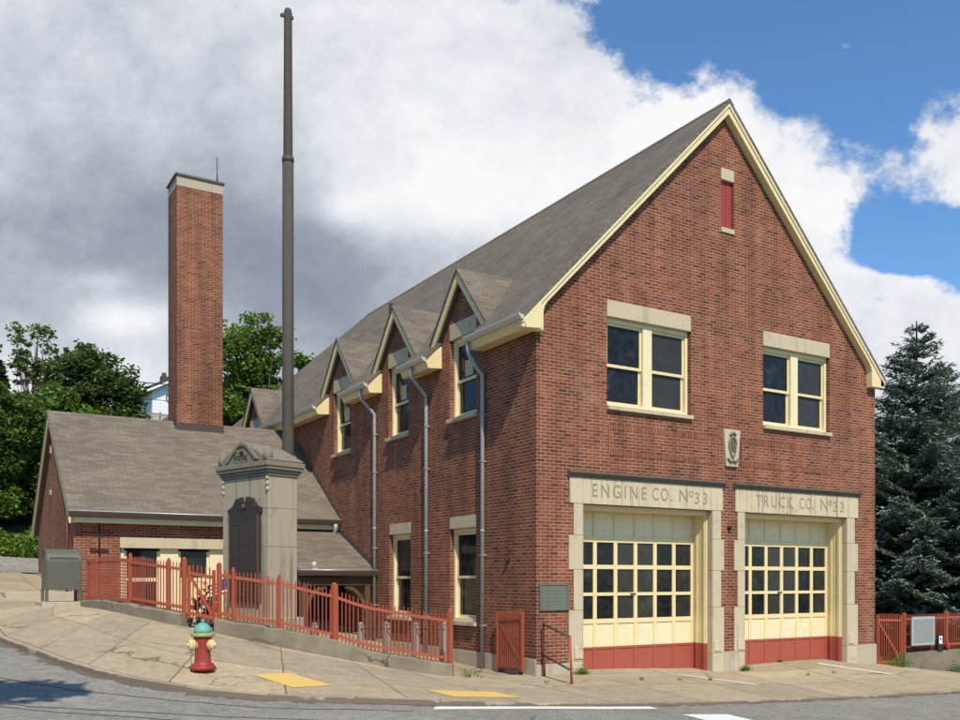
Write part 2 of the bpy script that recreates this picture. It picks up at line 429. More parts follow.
# ------------------------------------------------------------------ mesh collector
class Mesh:
    def __init__(s): s.v = []; s.f = []; s.uv = {}; s.ms = []; s.cur = 0; s.sm = []

    def poly(s, pts, smooth=False, uv=None):
        i = len(s.v); s.v += [tuple(p) for p in pts]
        if uv: s.uv[len(s.f)] = uv
        s.f.append(tuple(range(i, i + len(pts)))); s.ms.append(s.cur); s.sm.append(smooth)
        return s

    def faces(s, pts, faces, smooth=False):
        i = len(s.v); s.v += [tuple(p) for p in pts]
        for f in faces:
            s.f.append(tuple(i + k for k in f)); s.ms.append(s.cur); s.sm.append(smooth)
        return s

    def box(s, x0, x1, y0, y1, z0, z1, T=None):
        p = [(x, y, z) for z in (z0, z1) for y in (y0, y1) for x in (x0, x1)]
        if T: p = [T(*q) for q in p]
        return s.faces(p, [(0, 2, 3, 1), (4, 5, 7, 6), (0, 1, 5, 4), (2, 6, 7, 3), (0, 4, 6, 2), (1, 3, 7, 5)])

    def bar(s, a, b, w, h, up=(0, 0, 1)):
        """rectangular bar from a to b"""
        a = Vector(a); b = Vector(b); d = (b - a).normalized()
        sd = d.cross(Vector(up))
        if sd.length < 1e-4: sd = d.cross(Vector((1, 0, 0)))
        sd.normalize(); u = sd.cross(d)
        p = [e + sd * (i * w / 2) + u * (j * h / 2) for e in (a, b) for i, j in ((-1, -1), (1, -1), (1, 1), (-1, 1))]
        return s.faces(p, [(3, 2, 1, 0), (4, 5, 6, 7), (0, 1, 5, 4), (1, 2, 6, 5), (2, 3, 7, 6), (3, 0, 4, 7)])

    def tube(s, pts, r, n=10, smooth=True, caps=True):
        pts = [Vector(p) for p in pts]; rs = r if isinstance(r, (list, tuple)) else [r] * len(pts)
        ring = []; ref = None
        for i, p in enumerate(pts):
            d = (pts[min(i + 1, len(pts) - 1)] - pts[max(i - 1, 0)]).normalized()
            if ref is None: ref = d.orthogonal().normalized()
            ref = (ref - d * ref.dot(d)).normalized(); o = d.cross(ref)
            ring.append([p + (ref * math.cos(t) + o * math.sin(t)) * rs[i] for t in [2 * math.pi * k / n for k in range(n)]])
        base = len(s.v); s.v += [tuple(q) for r_ in ring for q in r_]
        for i in range(len(pts) - 1):
            for k in range(n):
                a = base + i * n + k; b_ = base + i * n + (k + 1) % n
                s.f.append((a, b_, b_ + n, a + n)); s.ms.append(s.cur); s.sm.append(smooth)
        if caps:
            s.f.append(tuple(base + k for k in range(n - 1, -1, -1))); s.ms.append(s.cur); s.sm.append(False)
            e = base + (len(pts) - 1) * n
            s.f.append(tuple(e + k for k in range(n))); s.ms.append(s.cur); s.sm.append(False)
        return s

    def lathe(s, prof, c=(0, 0, 0), n=20, axis=None, smooth=True):
        """prof: (radius, height) pairs about z, or about axis"""
        c = Vector(c); q = Vector(axis).to_track_quat('Z', 'Y') if axis else None
        base = len(s.v)
        for r, h in prof:
            for k in range(n):
                t = 2 * math.pi * k / n; p = Vector((r * math.cos(t), r * math.sin(t), h))
                if q: p = q @ p
                s.v.append(tuple(c + p))
        for i in range(len(prof) - 1):
            for k in range(n):
                a = base + i * n + k; b_ = base + i * n + (k + 1) % n
                s.f.append((a, b_, b_ + n, a + n)); s.ms.append(s.cur); s.sm.append(smooth)
        s.f.append(tuple(base + k for k in range(n - 1, -1, -1))); s.ms.append(s.cur); s.sm.append(False)
        e = base + (len(prof) - 1) * n
        s.f.append(tuple(e + k for k in range(n))); s.ms.append(s.cur); s.sm.append(False)
        return s

    def prism(s, poly, d0, d1, P, holes=()):
        """2-D polygon (u, z), with holes, given depth d0..d1 by P(u, d, z)"""
        loops = [list(poly)] + [list(h) for h in holes]
        flat = [p for l in loops for p in l]
        tri = tessellate_polygon([[Vector((p[0], p[1], 0)) for p in l] for l in loops])
        n = len(flat)
        pts = [P(u, d0, z) for u, z in flat] + [P(u, d1, z) for u, z in flat]
        fs = [tuple(t) for t in tri] + [tuple(n + k for k in reversed(t)) for t in tri]
        o = 0
        for l in loops:
            m = len(l)
            for k in range(m):
                a, b_ = o + k, o + (k + 1) % m
                fs.append((a, b_, n + b_, n + a))
            o += m
        return s.faces(pts, fs)

    def build(s, name, mats, parent=None, bevel=0.0, recalc=True, local=False):
        me = bpy.data.meshes.new(name)
        off = Vector((0, 0, 0))
        if parent is not None and not local:
            p = parent
            while p is not None: off += Vector(p.location); p = p.parent
        me.from_pydata([(x - off.x, y - off.y, z - off.z) for x, y, z in s.v], [], s.f)
        for mt in (mats if isinstance(mats, (list, tuple)) else [mats]): me.materials.append(mt)
        me.polygons.foreach_set('material_index', s.ms); me.polygons.foreach_set('use_smooth', s.sm)
        if recalc:
            bm = bmesh.new(); bm.from_mesh(me)
            bmesh.ops.recalc_face_normals(bm, faces=bm.faces); bm.to_mesh(me); bm.free()
        uvl = me.uv_layers.new(name='UVMap')
        for p in me.polygons:
            if p.index in s.uv:
                for li, q in zip(p.loop_indices, s.uv[p.index]): uvl.data[li].uv = q
                continue
            nrm = p.normal
            if abs(nrm.z) > 0.995: t = Vector((1, 0, 0)); b = Vector((0, 1, 0))
            else:
                t = Vector((0, 0, 1)).cross(nrm).normalized()
                if t.x + t.y * 0.9 < 0: t = -t
                b = nrm.cross(t)
                if b.z < 0: b = -b
            for li in p.loop_indices:
                co = me.vertices[me.loops[li].vertex_index].co + off
                uvl.data[li].uv = (co.dot(t), co.dot(b))
        o = bpy.data.objects.new(name, me); COL.objects.link(o)
        if parent is not None: o.parent = parent
        if bevel > 0:
            md = o.modifiers.new('bevel', 'BEVEL'); md.width = bevel; md.segments = 2; md.limit_method = 'ANGLE'; md.angle_limit = R(40)
        return o


def tag(o, label, cat, group=None, kind=None):
    if label: o['label'] = label
    if cat: o['category'] = cat
    if group: o['group'] = group
    if kind: o['kind'] = kind
    return o


def thing(name, label, cat, loc=(0, 0, 0), rz=0.0, group=None):
    o = bpy.data.objects.new(name, None); COL.objects.link(o)
    o.location = loc; o.rotation_euler = (0, 0, rz); o.empty_display_size = 0.3
    return tag(o, label, cat, group)


def copy_tree(o, parent=None):
    c = o.copy(); COL.objects.link(c)
    if parent is not None: c.parent = parent
    for ch in [k for k in bpy.data.objects if k.parent == o]: copy_tree(ch, c)
    return c


def text_mesh(s, width, height, x0, z0, P, depth, mat, name, parent):
    cu = bpy.data.curves.new('t', 'FONT'); cu.body = s; cu.size = 1.0; cu.extrude = 0.5; cu.space_character = 1.35
    ob = bpy.data.objects.new('t', cu); COL.objects.link(ob)
    dg = bpy.context.evaluated_depsgraph_get()
    me = bpy.data.meshes.new_from_object(ob.evaluated_get(dg))
    vs = np.array([v.co[:] for v in me.vertices]); lo = vs.min(0); hi = vs.max(0)
    m = Mesh()
    pts = [P(x0 + (v[0] - lo[0]) / (hi[0] - lo[0]) * width, -depth if v[2] > 0 else 0.012, z0 + (v[1] - lo[1]) / (hi[1] - lo[1]) * height) for v in vs]
    m.faces(pts, [tuple(p.vertices) for p in me.polygons])
    bpy.data.objects.remove(ob); bpy.data.curves.remove(cu); bpy.data.meshes.remove(me)
    return m


# ------------------------------------------------------------------ the ground
def strip(name, A, B, dzA, dzB, n, mat, kind='structure', sub=0.35):
    """ruled sheet between two polylines with the same number of points, draped on the terrain"""
    A = np.array(A, float); B = np.array(B, float)
    ia, ib = [], []
    for i in range(len(A) - 1):
        L = max(np.linalg.norm(A[i + 1] - A[i]), np.linalg.norm(B[i + 1] - B[i])); k = max(1, int(L / sub))
        for t in range(k): ia.append(A[i] + (A[i + 1] - A[i]) * t / k); ib.append(B[i] + (B[i + 1] - B[i]) * t / k)
    ia.append(A[-1]); ib.append(B[-1]); ia = np.array(ia); ib = np.array(ib)
    m = Mesh(); rows = []
    along = np.concatenate([[0], np.cumsum(np.linalg.norm(np.diff(ia, axis=0), axis=1))])
    T = np.linspace(0, 1, n + 1)
    P = ia[:, None, :] * (1 - T[None, :, None]) + ib[:, None, :] * T[None, :, None]
    dA = dzA(ia[:, 0]) if callable(dzA) else np.full(len(ia), dzA); dB = dzB(ia[:, 0]) if callable(dzB) else np.full(len(ia), dzB)
    Z = Hn(P[..., 0], P[..., 1]) + dA[:, None] * (1 - T) + dB[:, None] * T
    w = np.linalg.norm(ib - ia, axis=1)
    for i in range(len(ia) - 1):
        for j in range(n):
            q = [(i, j), (i + 1, j), (i + 1, j + 1), (i, j + 1)]
            m.poly([(P[a, b][0], P[a, b][1], Z[a, b]) for a, b in q], True, [(along[a], w[a] * T[b]) for a, b in q])
    o = m.build(name, mat, None, recalc=False)
    bm = bmesh.new(); bm.from_mesh(o.data); bmesh.ops.remove_doubles(bm, verts=bm.verts, dist=1e-4)
    for f in bm.faces:
        if f.normal.z < 0: f.normal_flip()
    bm.to_mesh(o.data); bm.free()
    return tag(o, None, None, None, kind)


KERB = [(-9.75, 25), (-9.6, 14), (-9.45, 8), (-9.2, 2.8), (-8.86, 1.39), (-8.55, .13), (-8.18, -.85), (-7.8, -1.55), (-7.2, -2.3), (-6.46, -2.86), (-5.36, -3.17), (-4.19, -3.41), (-2.8, -3.62), (-1.44, -3.79), (.46, -3.95), (3.7, -4.02), (7.2, -4.22), (12, -4.5), (20, -5), (45, -6.5)]
BACK = [(-7.0, 25), (-7.0, 14), (-7.0, 9), (-7.43, 5.8), (-7.12, 4.4), (-6.82, 3.43), (-6.45, 2.7), (-6.05, 2.22), (-5.5, 1.65), (-5.0, 1.22), (-4.3, 1.0), (-3.3, .92), (-2.6, .62), (-1.5, .02), (.9, .72), (5, .74), (9.6, .72), (12, -.3), (20, -.6), (45, -2.5)]
FAR = [(-24, 25), (-24, 14), (-24, 8), (-24, 2), (-24, 0), (-24, -2), (-24, -6), (-22, -12), (-18, -18), (-14, -22), (-9, -24), (-5, -24), (-2.8, -24), (-1.44, -24), (.46, -24), (3.7, -24), (7.2, -24), (12, -24), (20, -24), (45, -26)]


def road_dz(x): return -0.03 - 0.035 * _sm((-2.0 - x) / 3.0)


kin = np.array(KERB); kdir = np.gradient(kin, axis=0); kdir /= np.linalg.norm(kdir, axis=1)[:, None]
knorm = np.stack([kdir[:, 1], -kdir[:, 0]], 1)           # towards the road
knorm *= np.sign((knorm * (np.array(FAR) - kin)).sum(1))[:, None]
K_in = kin - knorm * 0.11
strip('sidewalk', K_in, BACK, 0.0, 0.0, 14, M['concrete'])
ko = strip('kerb', kin, K_in, 0.004, 0.004, 1, M['kerb'])
strip('kerb', kin + knorm * 0.012, kin, lambda x: road_dz(x) - 0.03, 0.004, 1, M['kerb'])
strip('road', kin + knorm * 0.005, FAR, road_dz, road_dz, 44, M['asphalt'], sub=0.5)
mg = bpy.data.materials.new('gutter_grit'); mg.use_nodes = True; X.nt = mg.node_tree
b = mg.node_tree.nodes['Principled BSDF']; b.inputs['Roughness'].default_value = 0.95
uvg = texco('UV'); ug, vg, _ = separate(uvg); obg = texco('Object')
setc(b, ramp(noise(obg, 30, 3, 0.7), [(0.3, (0.07, 0.058, 0.043)), (0.7, (0.19, 0.155, 0.115))]))
X.nt.links.new(sstep(noise(obg, 3.0, 6, 0.7) + noise(obg, 26, 3, 0.6) * 0.4 - vg * 1.6, 0.50, 0.72).s, b.inputs['Alpha'])
strip('kerb', K_in - knorm * .018, K_in, .003, .003, 1, M['tar'])
strip('gutter_grit', kin + knorm * 0.016, kin + knorm * 0.42, lambda x: road_dz(x) + .004, lambda x: road_dz(x) + .004, 2, mg)
strip('road', [(-60, 25.0), (-9.7, 25.0), (-2, 25.0), (20, 25)], [(-60, 27.1), (-9.7, 27.1), (-2, 27.1), (20, 27.1)], 0.005, 0.005, 6, M['asphalt'])
strip('yard', [(-8.0, -.3), (-.02, -.3)], [(-8.0, 10.25), (-.02, 10.25)], -.03, -.03, 30, M['yard'])

gx = np.concatenate([np.linspace(-900, -40, 24)[:-1], np.linspace(-40, 45, 110), np.linspace(45, 900, 24)[1:]])
gy = np.concatenate([np.linspace(-600, -30, 16)[:-1], np.linspace(-30, 75, 130), np.linspace(75, 1500, 30)[1:]])
GX, GY = np.meshgrid(gx, gy)
near = ((GX > -26) & (GX < 47) & (GY > -26) & (GY < 26)) | ((GY > 24) & (GY < 27.3))
GZ = Hn(GX, GY) - np.where(near, 0.32, 0.02) + rng.normal(0, .04, GX.shape)
m = Mesh()
nx = len(gx)
m.faces(np.stack([GX, GY, GZ], -1).reshape(-1, 3), [(j * nx + i, j * nx + i + 1, (j + 1) * nx + i + 1, (j + 1) * nx + i) for j in range(len(gy) - 1) for i in range(nx - 1)], True)
tag(m.build('ground', M['grass'], None, recalc=False), None, None, None, 'structure')


def drape(name, q, dz, mat, label=None, cat=None, n=8, kind='structure', group=None, thick=0.0):
    """four corners laid on the terrain as one sheet"""
    q = [np.array(p, float) for p in q]
    m = Mesh(); g = []
    for i in range(n + 1):
        a = q[0] + (q[3] - q[0]) * i / n; b = q[1] + (q[2] - q[1]) * i / n
        for j in range(n + 1):
            p = a + (b - a) * j / n; d = dz(p[0]) if callable(dz) else dz
            g.append((p[0], p[1], H(p[0], p[1]) + float(d)))
    m.faces(g, [(i * (n + 1) + j, i * (n + 1) + j + 1, (i + 1) * (n + 1) + j + 1, (i + 1) * (n + 1) + j) for i in range(n) for j in range(n)])
    o = m.build(name, mat, None, recalc=False)
    return tag(o, label, cat, group, kind)


drape('yellow_paint', [(-6.12, -1.5), (-5.5, -1.32), (-5.17, -2.25), (-5.83, -2.42)], .006, M['yellow'])
drape('yellow_paint', [(-3.72, -2.40), (-2.48, -2.36), (-2.40, -3.06), (-3.60, -3.06)], .006, M['yellow'])
drape('road_line', [(3.22, -.62), (3.36, -.62), (3.82, -2.25), (3.66, -2.25)], .006, M['white_line'])
drape('road_line', [(8.25, .0), (8.39, .0), (8.50, -1.95), (8.34, -1.95)], .006, M['white_line'])
drape('road_line', [(-4.20, -3.60), (-.62, -3.98), (-.66, -4.22), (-4.35, -3.80)], lambda x: road_dz(x) + .006, M['white_line'], n=24)
drape('road_line', [(-.66, -4.74), (.16, -4.86), (.10, -5.9), (-.72, -5.8)], lambda x: road_dz(x) + .006, M['white_line'], n=24)
# dark strips painted on the asphalt as shadows of overhead wires
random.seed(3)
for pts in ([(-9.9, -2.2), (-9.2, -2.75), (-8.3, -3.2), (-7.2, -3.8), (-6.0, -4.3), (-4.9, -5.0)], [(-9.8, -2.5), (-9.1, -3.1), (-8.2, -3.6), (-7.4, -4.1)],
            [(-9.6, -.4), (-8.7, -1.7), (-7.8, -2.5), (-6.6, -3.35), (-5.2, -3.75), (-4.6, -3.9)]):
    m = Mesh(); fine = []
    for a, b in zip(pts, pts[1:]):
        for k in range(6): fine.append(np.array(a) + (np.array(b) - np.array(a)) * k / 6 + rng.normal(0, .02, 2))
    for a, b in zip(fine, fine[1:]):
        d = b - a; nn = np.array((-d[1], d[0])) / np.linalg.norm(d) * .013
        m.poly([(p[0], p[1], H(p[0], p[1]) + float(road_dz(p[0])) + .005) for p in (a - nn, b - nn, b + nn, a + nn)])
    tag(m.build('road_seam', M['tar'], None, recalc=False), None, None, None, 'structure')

# ------------------------------------------------------------------ the fire station
PF = lambda u, d, z: (u, d, z)             # front wall: u = x, depth into the building = +y
PS = lambda u, d, z: (d, u, z)             # side wall at x = 0: u = y, depth = +x
RX, RZ = 5.10, 12.28                       # ridge
EL, ER, EZ = -0.45, 10.65, 6.66            # eaves
SL = (RZ - EZ) / (RX - EL)
fire = thing('fire_station', 'two storey red brick firehouse with steep gable, garage doors, low wing and tall chimney', 'fire station')

ZB = -1.3
WIN_F = [(1.764, 4.113), (6.387, 8.736)]
DOORS = [(1.115, 4.765), (5.75, 9.39)]
front = [(0, ZB), (10.5, ZB), (10.5, EZ + SL * .15 - .02), (RX, RZ - .22), (0, EZ + SL * .45 - .22)]
holes = [[(a, 5.14), (b, 5.14), (b, 7.33), (a, 7.33)] for a, b in WIN_F]
holes += [[(a, -1.0), (b, -1.0), (b, 3.09), (a, 3.09)] for a, b in DOORS]
holes += [[(5.03, 9.36), (5.44, 9.36), (5.44, 10.81), (5.03, 10.81)]]
m = Mesh(); m.prism(front, 0, .35, PF, holes)
DC = [2.87, 6.12, 9.78, 17.77]             # dormer centres along the side wall
WIN_S = [(2.28, 3.46), (5.56, 6.70), (9.17, 10.39), (17.2, 18.34)]
LOW_S = [(2.30, 3.46), (5.44, 6.63)]
top = [(0.35, 7.02)]
for c in DC: top += [(c - 1.13, 7.02), (c, 8.36), (c + 1.13, 7.02)]
top += [(25.0, 7.02)]
side = [(0.35, ZB), (25.0, ZB)] + top[::-1]
hs = [[(a, 5.19), (b, 5.19), (b, 7.35), (a, 7.35)] for a, b in WIN_S] + [[(a, .62), (b, .62), (b, 2.965), (a, 2.965)] for a, b in LOW_S]
m.prism(side, 0, .35, PS, hs)
m.box(10.15, 10.5, .35, 25, ZB, 6.75); m.box(.35, 10.15, 24.65, 25, ZB, 6.9)
fw = m.build('wall', M['brick'], fire)
# dark closed interior behind the windows
m = Mesh(); m.box(.5, 10.1, .9, 24.5, -1.2, 3.4); m.box(.5, 10.1, .5, 24.5, 3.5, 6.9)
m.build('interior', M['black'], fire)

# roof: two long slopes with a hipped far end
t = 0.07
m = Mesh()
HY = 19.3; BY = 25.3
def roofpts(dz): return dict(a=(EL, -.2, EZ + dz), b=(EL, BY, EZ + dz), c=(RX, HY, RZ + dz), d=(RX, -.2, RZ + dz), e=(ER, -.2, EZ + dz), f=(ER, BY, EZ + dz))
p = roofpts(0); q = roofpts(-.10)
m.poly([p['e'], p['d'], p['c'], p['f']]); m.poly([p['b'], p['f'], p['c']])
m.poly([q['f'], q['c'], q['d'], q['e']]); m.poly([q['c'], q['f'], q['b']])
for a, b in ('ed', 'fe', 'bf'): m.poly([p[a], p[b], q[b], q[a]])
edge_ = [(-.2, EL)]
for c in DC: edge_ += [(c - .95, EL), (c - .95, .03), (c + .95, .03), (c + .95, EL)]      # cut back at each wall dormer
edge_ += [(BY, EL), (HY, RX), (-.2, RX)]
m.prism(edge_, -.10, 0, lambda u, d, z: (z, u, EZ + SL * (z - EL) + d))
roof = m.build('roof', M['roof'], fire, recalc=False)
m = Mesh(); m.prism([(RX - .13, RZ - .13 * SL + .002), (RX - .13, RZ - .13 * SL + .016), (RX, RZ + .016), (RX + .13, RZ - .13 * SL + .016), (RX + .13, RZ - .13 * SL + .002), (RX, RZ + .002)], -.205, HY, PF)
m.build('ridge_cap', M['roof'], roof)
m = Mesh(); m.tube([(3.2, 13.2, 10.2), (3.2, 13.2, 10.85)], .07, 10); m.build('vent_pipe', M['black'], roof)

# gable verge boards with their flared feet
def verge(sgn):
    ex = EL if sgn > 0 else ER
    zt = lambda x: EZ + SL * abs(x - ex)
    X0 = lambda d: ex + sgn * d
    w = .33
    pts = [(X0(0), EZ - .01), (X0(0), EZ - .24), (X0(.50), EZ - .25), (X0(.505), EZ + .12), (X0(.53), EZ + .22), (X0(.60), EZ + .33), (X0(.72), EZ + .45), (RX, RZ - w), (RX, RZ - .012)]
    m = Mesh(); m.prism(pts, -.17, -.002, PF)
    o = m.build('verge_board', M['cream'], fire, bevel=.006)
    pts = [(X0(0), zt(X0(0)) - .105), (X0(0), zt(X0(0)) - .17), (RX, RZ - .17), (RX, RZ - .105)]
    m = Mesh(); m.prism(pts, -.195, -.171, PF); m.build('verge_trim', M['cream_pale'], o)
verge(1); verge(-1)

# eaves in stretches between the wall dormers: soffit box, fascia and gutter
def eave(y0, y1, spout=None):
    m = Mesh()
    prof = [(-.005, EZ - .22), (-.36, EZ - .25), (-.43, EZ - .10), (-.43, EZ - .02), (-.005, EZ + .30)]
    m.prism(prof, y0, y1, lambda u, d, z: (u, d, z))
    o = m.build('eave_box', M['cream'], fire, bevel=.008)
    g = Mesh()
    prof = [(-.432, EZ - .10), (-.50, EZ - .10), (-.545, EZ - .03), (-.55, EZ + .015), (-.53, EZ + .015), (-.52, EZ - .02), (-.432, EZ - .02)]
    g.prism(prof, y0 - .02, y1 + .02, lambda u, d, z: (u, d, z))
    g.build('gutter', M['gutter'], o)
eave(-.19, 1.93); eave(3.83, 5.16); eave(7.08, 8.82); eave(10.74, 16.81); eave(18.73, 25.2)
m = Mesh(); m.box(10.502, 10.62, -.17, 25.2, EZ - .2, EZ - .02); m.build('eave_box', M['cream'], fire)

# downspouts
for y, zb, yg in ((1.91, 0, 1.86), (4.48, 0, 4.50), (7.40, 0, 7.44)):
    zb = -.34 if y < 2 else (-.23 if y < 5 else -.03)
    m = Mesh()
    m.tube([(-.47, yg, EZ - .06), (-.47, yg, EZ - .26), (-.44, yg, EZ - .36), (-.18, y + .02, EZ - .62), (-.08, y, EZ - .74), (-.075, y, EZ - .95), (-.075, y, zb)], .045, 10)
    m.tube([(-.075, y, zb + 2.9), (-.075, y, zb + 2.96)], .05, 10)
    d = m.build('downspout', M['galv'], fire)
    for z in (.9, 2.4, 4.4, 5.4):
        b = Mesh(); b.box(-.125, -.005, y - .055, y + .055, zb + z, zb + z + .025); b.build('bracket', M['galv'], d)


def window(u0, u1, z0, z1, P, lint, sill_p, double, blinds=()):
    """sash window in an opening u0..u1, z0..z1; stone lintel on top, stone sill below"""
    zt = z1 - lint; zs = z0
    f = Mesh(); c = .075
    D0, D1 = .10, .24
    f.box(u0 + .002, u0 + c, D0, D1, zs, zt - .002, P); f.box(u1 - c, u1 - .002, D0, D1, zs, zt - .002, P)
    f.box(u0 + c, u1 - c, D0, D1, zt - c - .01, zt - .002, P); f.box(u0 + c, u1 - c, D0 - .03, D1, zs, zs + .075, P)
    bays = [(u0 + c, u1 - c)]
    if double:
        mid = (u0 + u1) / 2; f.box(mid - .125, mid + .125, D0 - .015, D1, zs + .076, zt - c - .012, P)
        bays = [(u0 + c, mid - .125), (mid + .125, u1 - c)]
    zm = zs + (zt - zs) * .475; s = .05
    g = Mesh(); bl = Mesh(); sash = Mesh()
    for a, b in bays:
        zz0, zz1 = zs + .076, zt - c - .012
        a += .001; b -= .001
        for (lo, hi, dd) in ((zz0, zm + .03, .185), (zm - .03, zz1, .145)):
            sash.box(a, a + s, dd, dd + .035, lo, hi, P); sash.box(b - s, b, dd, dd + .035, lo, hi, P)
            sash.box(a + s, b - s, dd, dd + .035, lo, lo + .06, P); sash.box(a + s, b - s, dd, dd + .035, hi - .055, hi, P)
            g.box(a + s, b - s, dd + .015, dd + .022, lo + .06, hi - .055, P)
        for (fa, fb, za, zb_) in blinds:
            bl.box(a + s + (b - a - 2 * s) * fa, a + s + (b - a - 2 * s) * fb, .15, .158, zz0 + (zz1 - zz0) * za, zz0 + (zz1 - zz0) * zb_, P)
    w = f.build('window', M['cream_pale'], fire, bevel=.004)
    sash.build('sash', M['cream'], w); g.build('pane', M['glass'], w)
    if blinds: bl.build('blind', M['blind'], w)
    m = Mesh(); m.box(u0 + .002, u1 - .002, -.012, .3, zt, z1 - .002, P); m.build('lintel', M['stone'], w, bevel=.008)
    m = Mesh(); m.box(u0 - sill_p, u1 + sill_p, -.085, -.001, z0 - .085, z0 - .002, P); m.box(u0 + .002, u1 - .002, -.001, .12, z0 + .001, z0 + .012, P)
    m.build('sill', M['stone'], w, bevel=.008)
    return w


for a, b in WIN_F: window(a, b, 5.14, 7.33, PF, .34, .01, True)
for i, (a, b) in enumerate(WIN_S): window(a, b, 5.19, 7.35, PS, .36, .04, False, blinds=((.30, .66, .52, .74),) if i < 3 else ())
for a, b in LOW_S: window(a, b, .62, 2.965, PS, .265, .05, False)

# wall dormers on the side
for k, c in enumerate(DC):
    zp = 8.47; hw = 1.24; zl = zp - hw * 1.165
    xm = lambda z: EL + (z - EZ) / SL
    for s in (1, -1):
        A = (-.19, c, zp); B = (xm(zp) + .05, c, zp); Cc = (xm(zl) + .02, c + s * hw, zl); D = (-.19, c + s * hw, zl)
        m = Mesh(); m.poly([A, B, Cc, D]); lo = [(x, y, z - .06) for x, y, z in (A, B, Cc, D)]
        m.poly(lo[::-1])
        for i in range(4):
            j = (i + 1) % 4; m.poly([(A, B, Cc, D)[i], (A, B, Cc, D)[j], lo[j], lo[i]])
        dr = m.build('dormer_roof', M['roof'], roof)
        v = Mesh(); ww = .20
        v.prism([(c, zp - .062), (c, zp - .062 - ww * 1.2), (c + s * (hw - .02), zl - .062 - ww * 1.2 + .02), (c + s * (hw - .02), zl - .062 + .02)], -.16, -.11, PS)
        v.build('dormer_verge', M['cream'], roof, bevel=.005)
        v = Mesh(); v.prism([(c, zp - .30), (c, zp - .36), (c + s * (hw - .1), zl - .20), (c + s * (hw - .1), zl - .14)], -.10, -.002, PS)
        v.build('dormer_trim', M['brown_metal'], roof)

# gable vent
m = Mesh(); m.box(5.045, 5.425, .06, .1, 9.471, 10.549); m.box(5.225, 5.245, .05, .06, 9.471, 10.549)
v = m.build('gable_vent', M['vent_red'], fire)
m = Mesh(); m.box(5.032, 5.438, -.015, .2, 10.55, 10.808); m.build('lintel', M['stone'], v, bevel=.006)
m = Mesh(); m.box(5.032, 5.438, -.03, .2, 9.362, 9.47); m.build('sill', M['stone'], v, bevel=.006)

# soldier course frames in the brick above the doors
def soldier(x0, x1, z0, z1):
    m = Mesh(); w = .10
    m.box(x0, x1, -.004, .02, z1 - w, z1); m.box(x0, x1, -.006, .02, z0, z0 + w)
    m.box(x0, x0 + w * .7, -.006, .02, z0 + w + .001, z1 - w - .001); m.box(x1 - w * .7, x1, -.006, .02, z0 + w + .001, z1 - w - .001)
    m.build('soldier_course', M['soldier'], fire)
soldier(1.80, 4.93, 4.13, 4.76); soldier(5.64, 8.72, 4.13, 4.76)

# stone shield between the doors: a keystone block with a carved cartouche
m = Mesh(); m.prism([(5.06, 4.93), (5.58, 4.93), (5.50, 4.10), (5.14, 4.10)], -.07, .02, PF)
sh = m.build('stone_shield', M['stone'], fire, bevel=.012)
m = Mesh()
ring = [(5.32 + .135 * math.cos(t) * (1 if math.sin(t) > 0 else .8), 4.55 + .25 * math.sin(t)) for t in [2 * math.pi * k / 22 for k in range(22)]]
inn = [(5.32 + .095 * math.cos(t) * (1 if math.sin(t) > 0 else .8), 4.55 + .20 * math.sin(t)) for t in [2 * math.pi * k / 22 for k in range(22)]]
m.prism(ring, -.105, -.07, PF, [inn])
m.tube([(5.16, -.09, 4.28), (5.24, -.1, 4.20), (5.32, -.1, 4.24), (5.40, -.1, 4.20), (5.48, -.09, 4.28)], .025, 8)
m.tube([(5.24, -.09, 4.80), (5.32, -.11, 4.87), (5.40, -.09, 4.80)], .03, 8)
m.build('carving', M['monument_dark'], sh)
m = Mesh()
for k in range(4): m.box(5.25 + k * .038, 5.27 + k * .038, -.085, -.07, 4.42, 4.68)
m.box(5.24, 5.40, -.083, -.07, 4.70, 4.73); m.build('crest_stripes', M['stone_dark'], sh)

# bronze tablet at the corner
m = Mesh(); m.box(.06, .77, -.03, -.001, .94, 1.47); bp_ = m.build('bronze_tablet', M['verdigris'], fire, bevel=.008)
m = Mesh()
for a in ((.06, .77, .94, .97), (.06, .77, 1.44, 1.47), (.06, .09, .97, 1.44), (.74, .77, .97, 1.44)): m.box(a[0], a[1], -.045, -.03, a[2], a[3])
for k in range(5): m.box(.18, .65 - .05 * (k % 2), -.034, -.03, 1.05 + k * .07, 1.07 + k * .07)
m.build('tablet_border', M['verdigris'], bp_)

# stone base course
m = Mesh()
m.box(-.025, .772, -.03, -.001, ZB, -.12)
bc_ = m.build('base_course', M['stone_base'], fire, bevel=.01); m = Mesh(); m.box(9.793, 10.53, -.03, -.001, ZB, -.09); m.build('base_course', M['stone_base'], fire, bevel=.01); m = Mesh(); m.box(5.108, 5.427, -.03, -.001, ZB, -.08); m.build('base_course', M['stone_base'], fire, bevel=.01); m = Mesh()
m.box(-.03, -.001, .001, 24, ZB, -.02)
m.build('base_course', M['stone_base'], fire, bevel=.01)

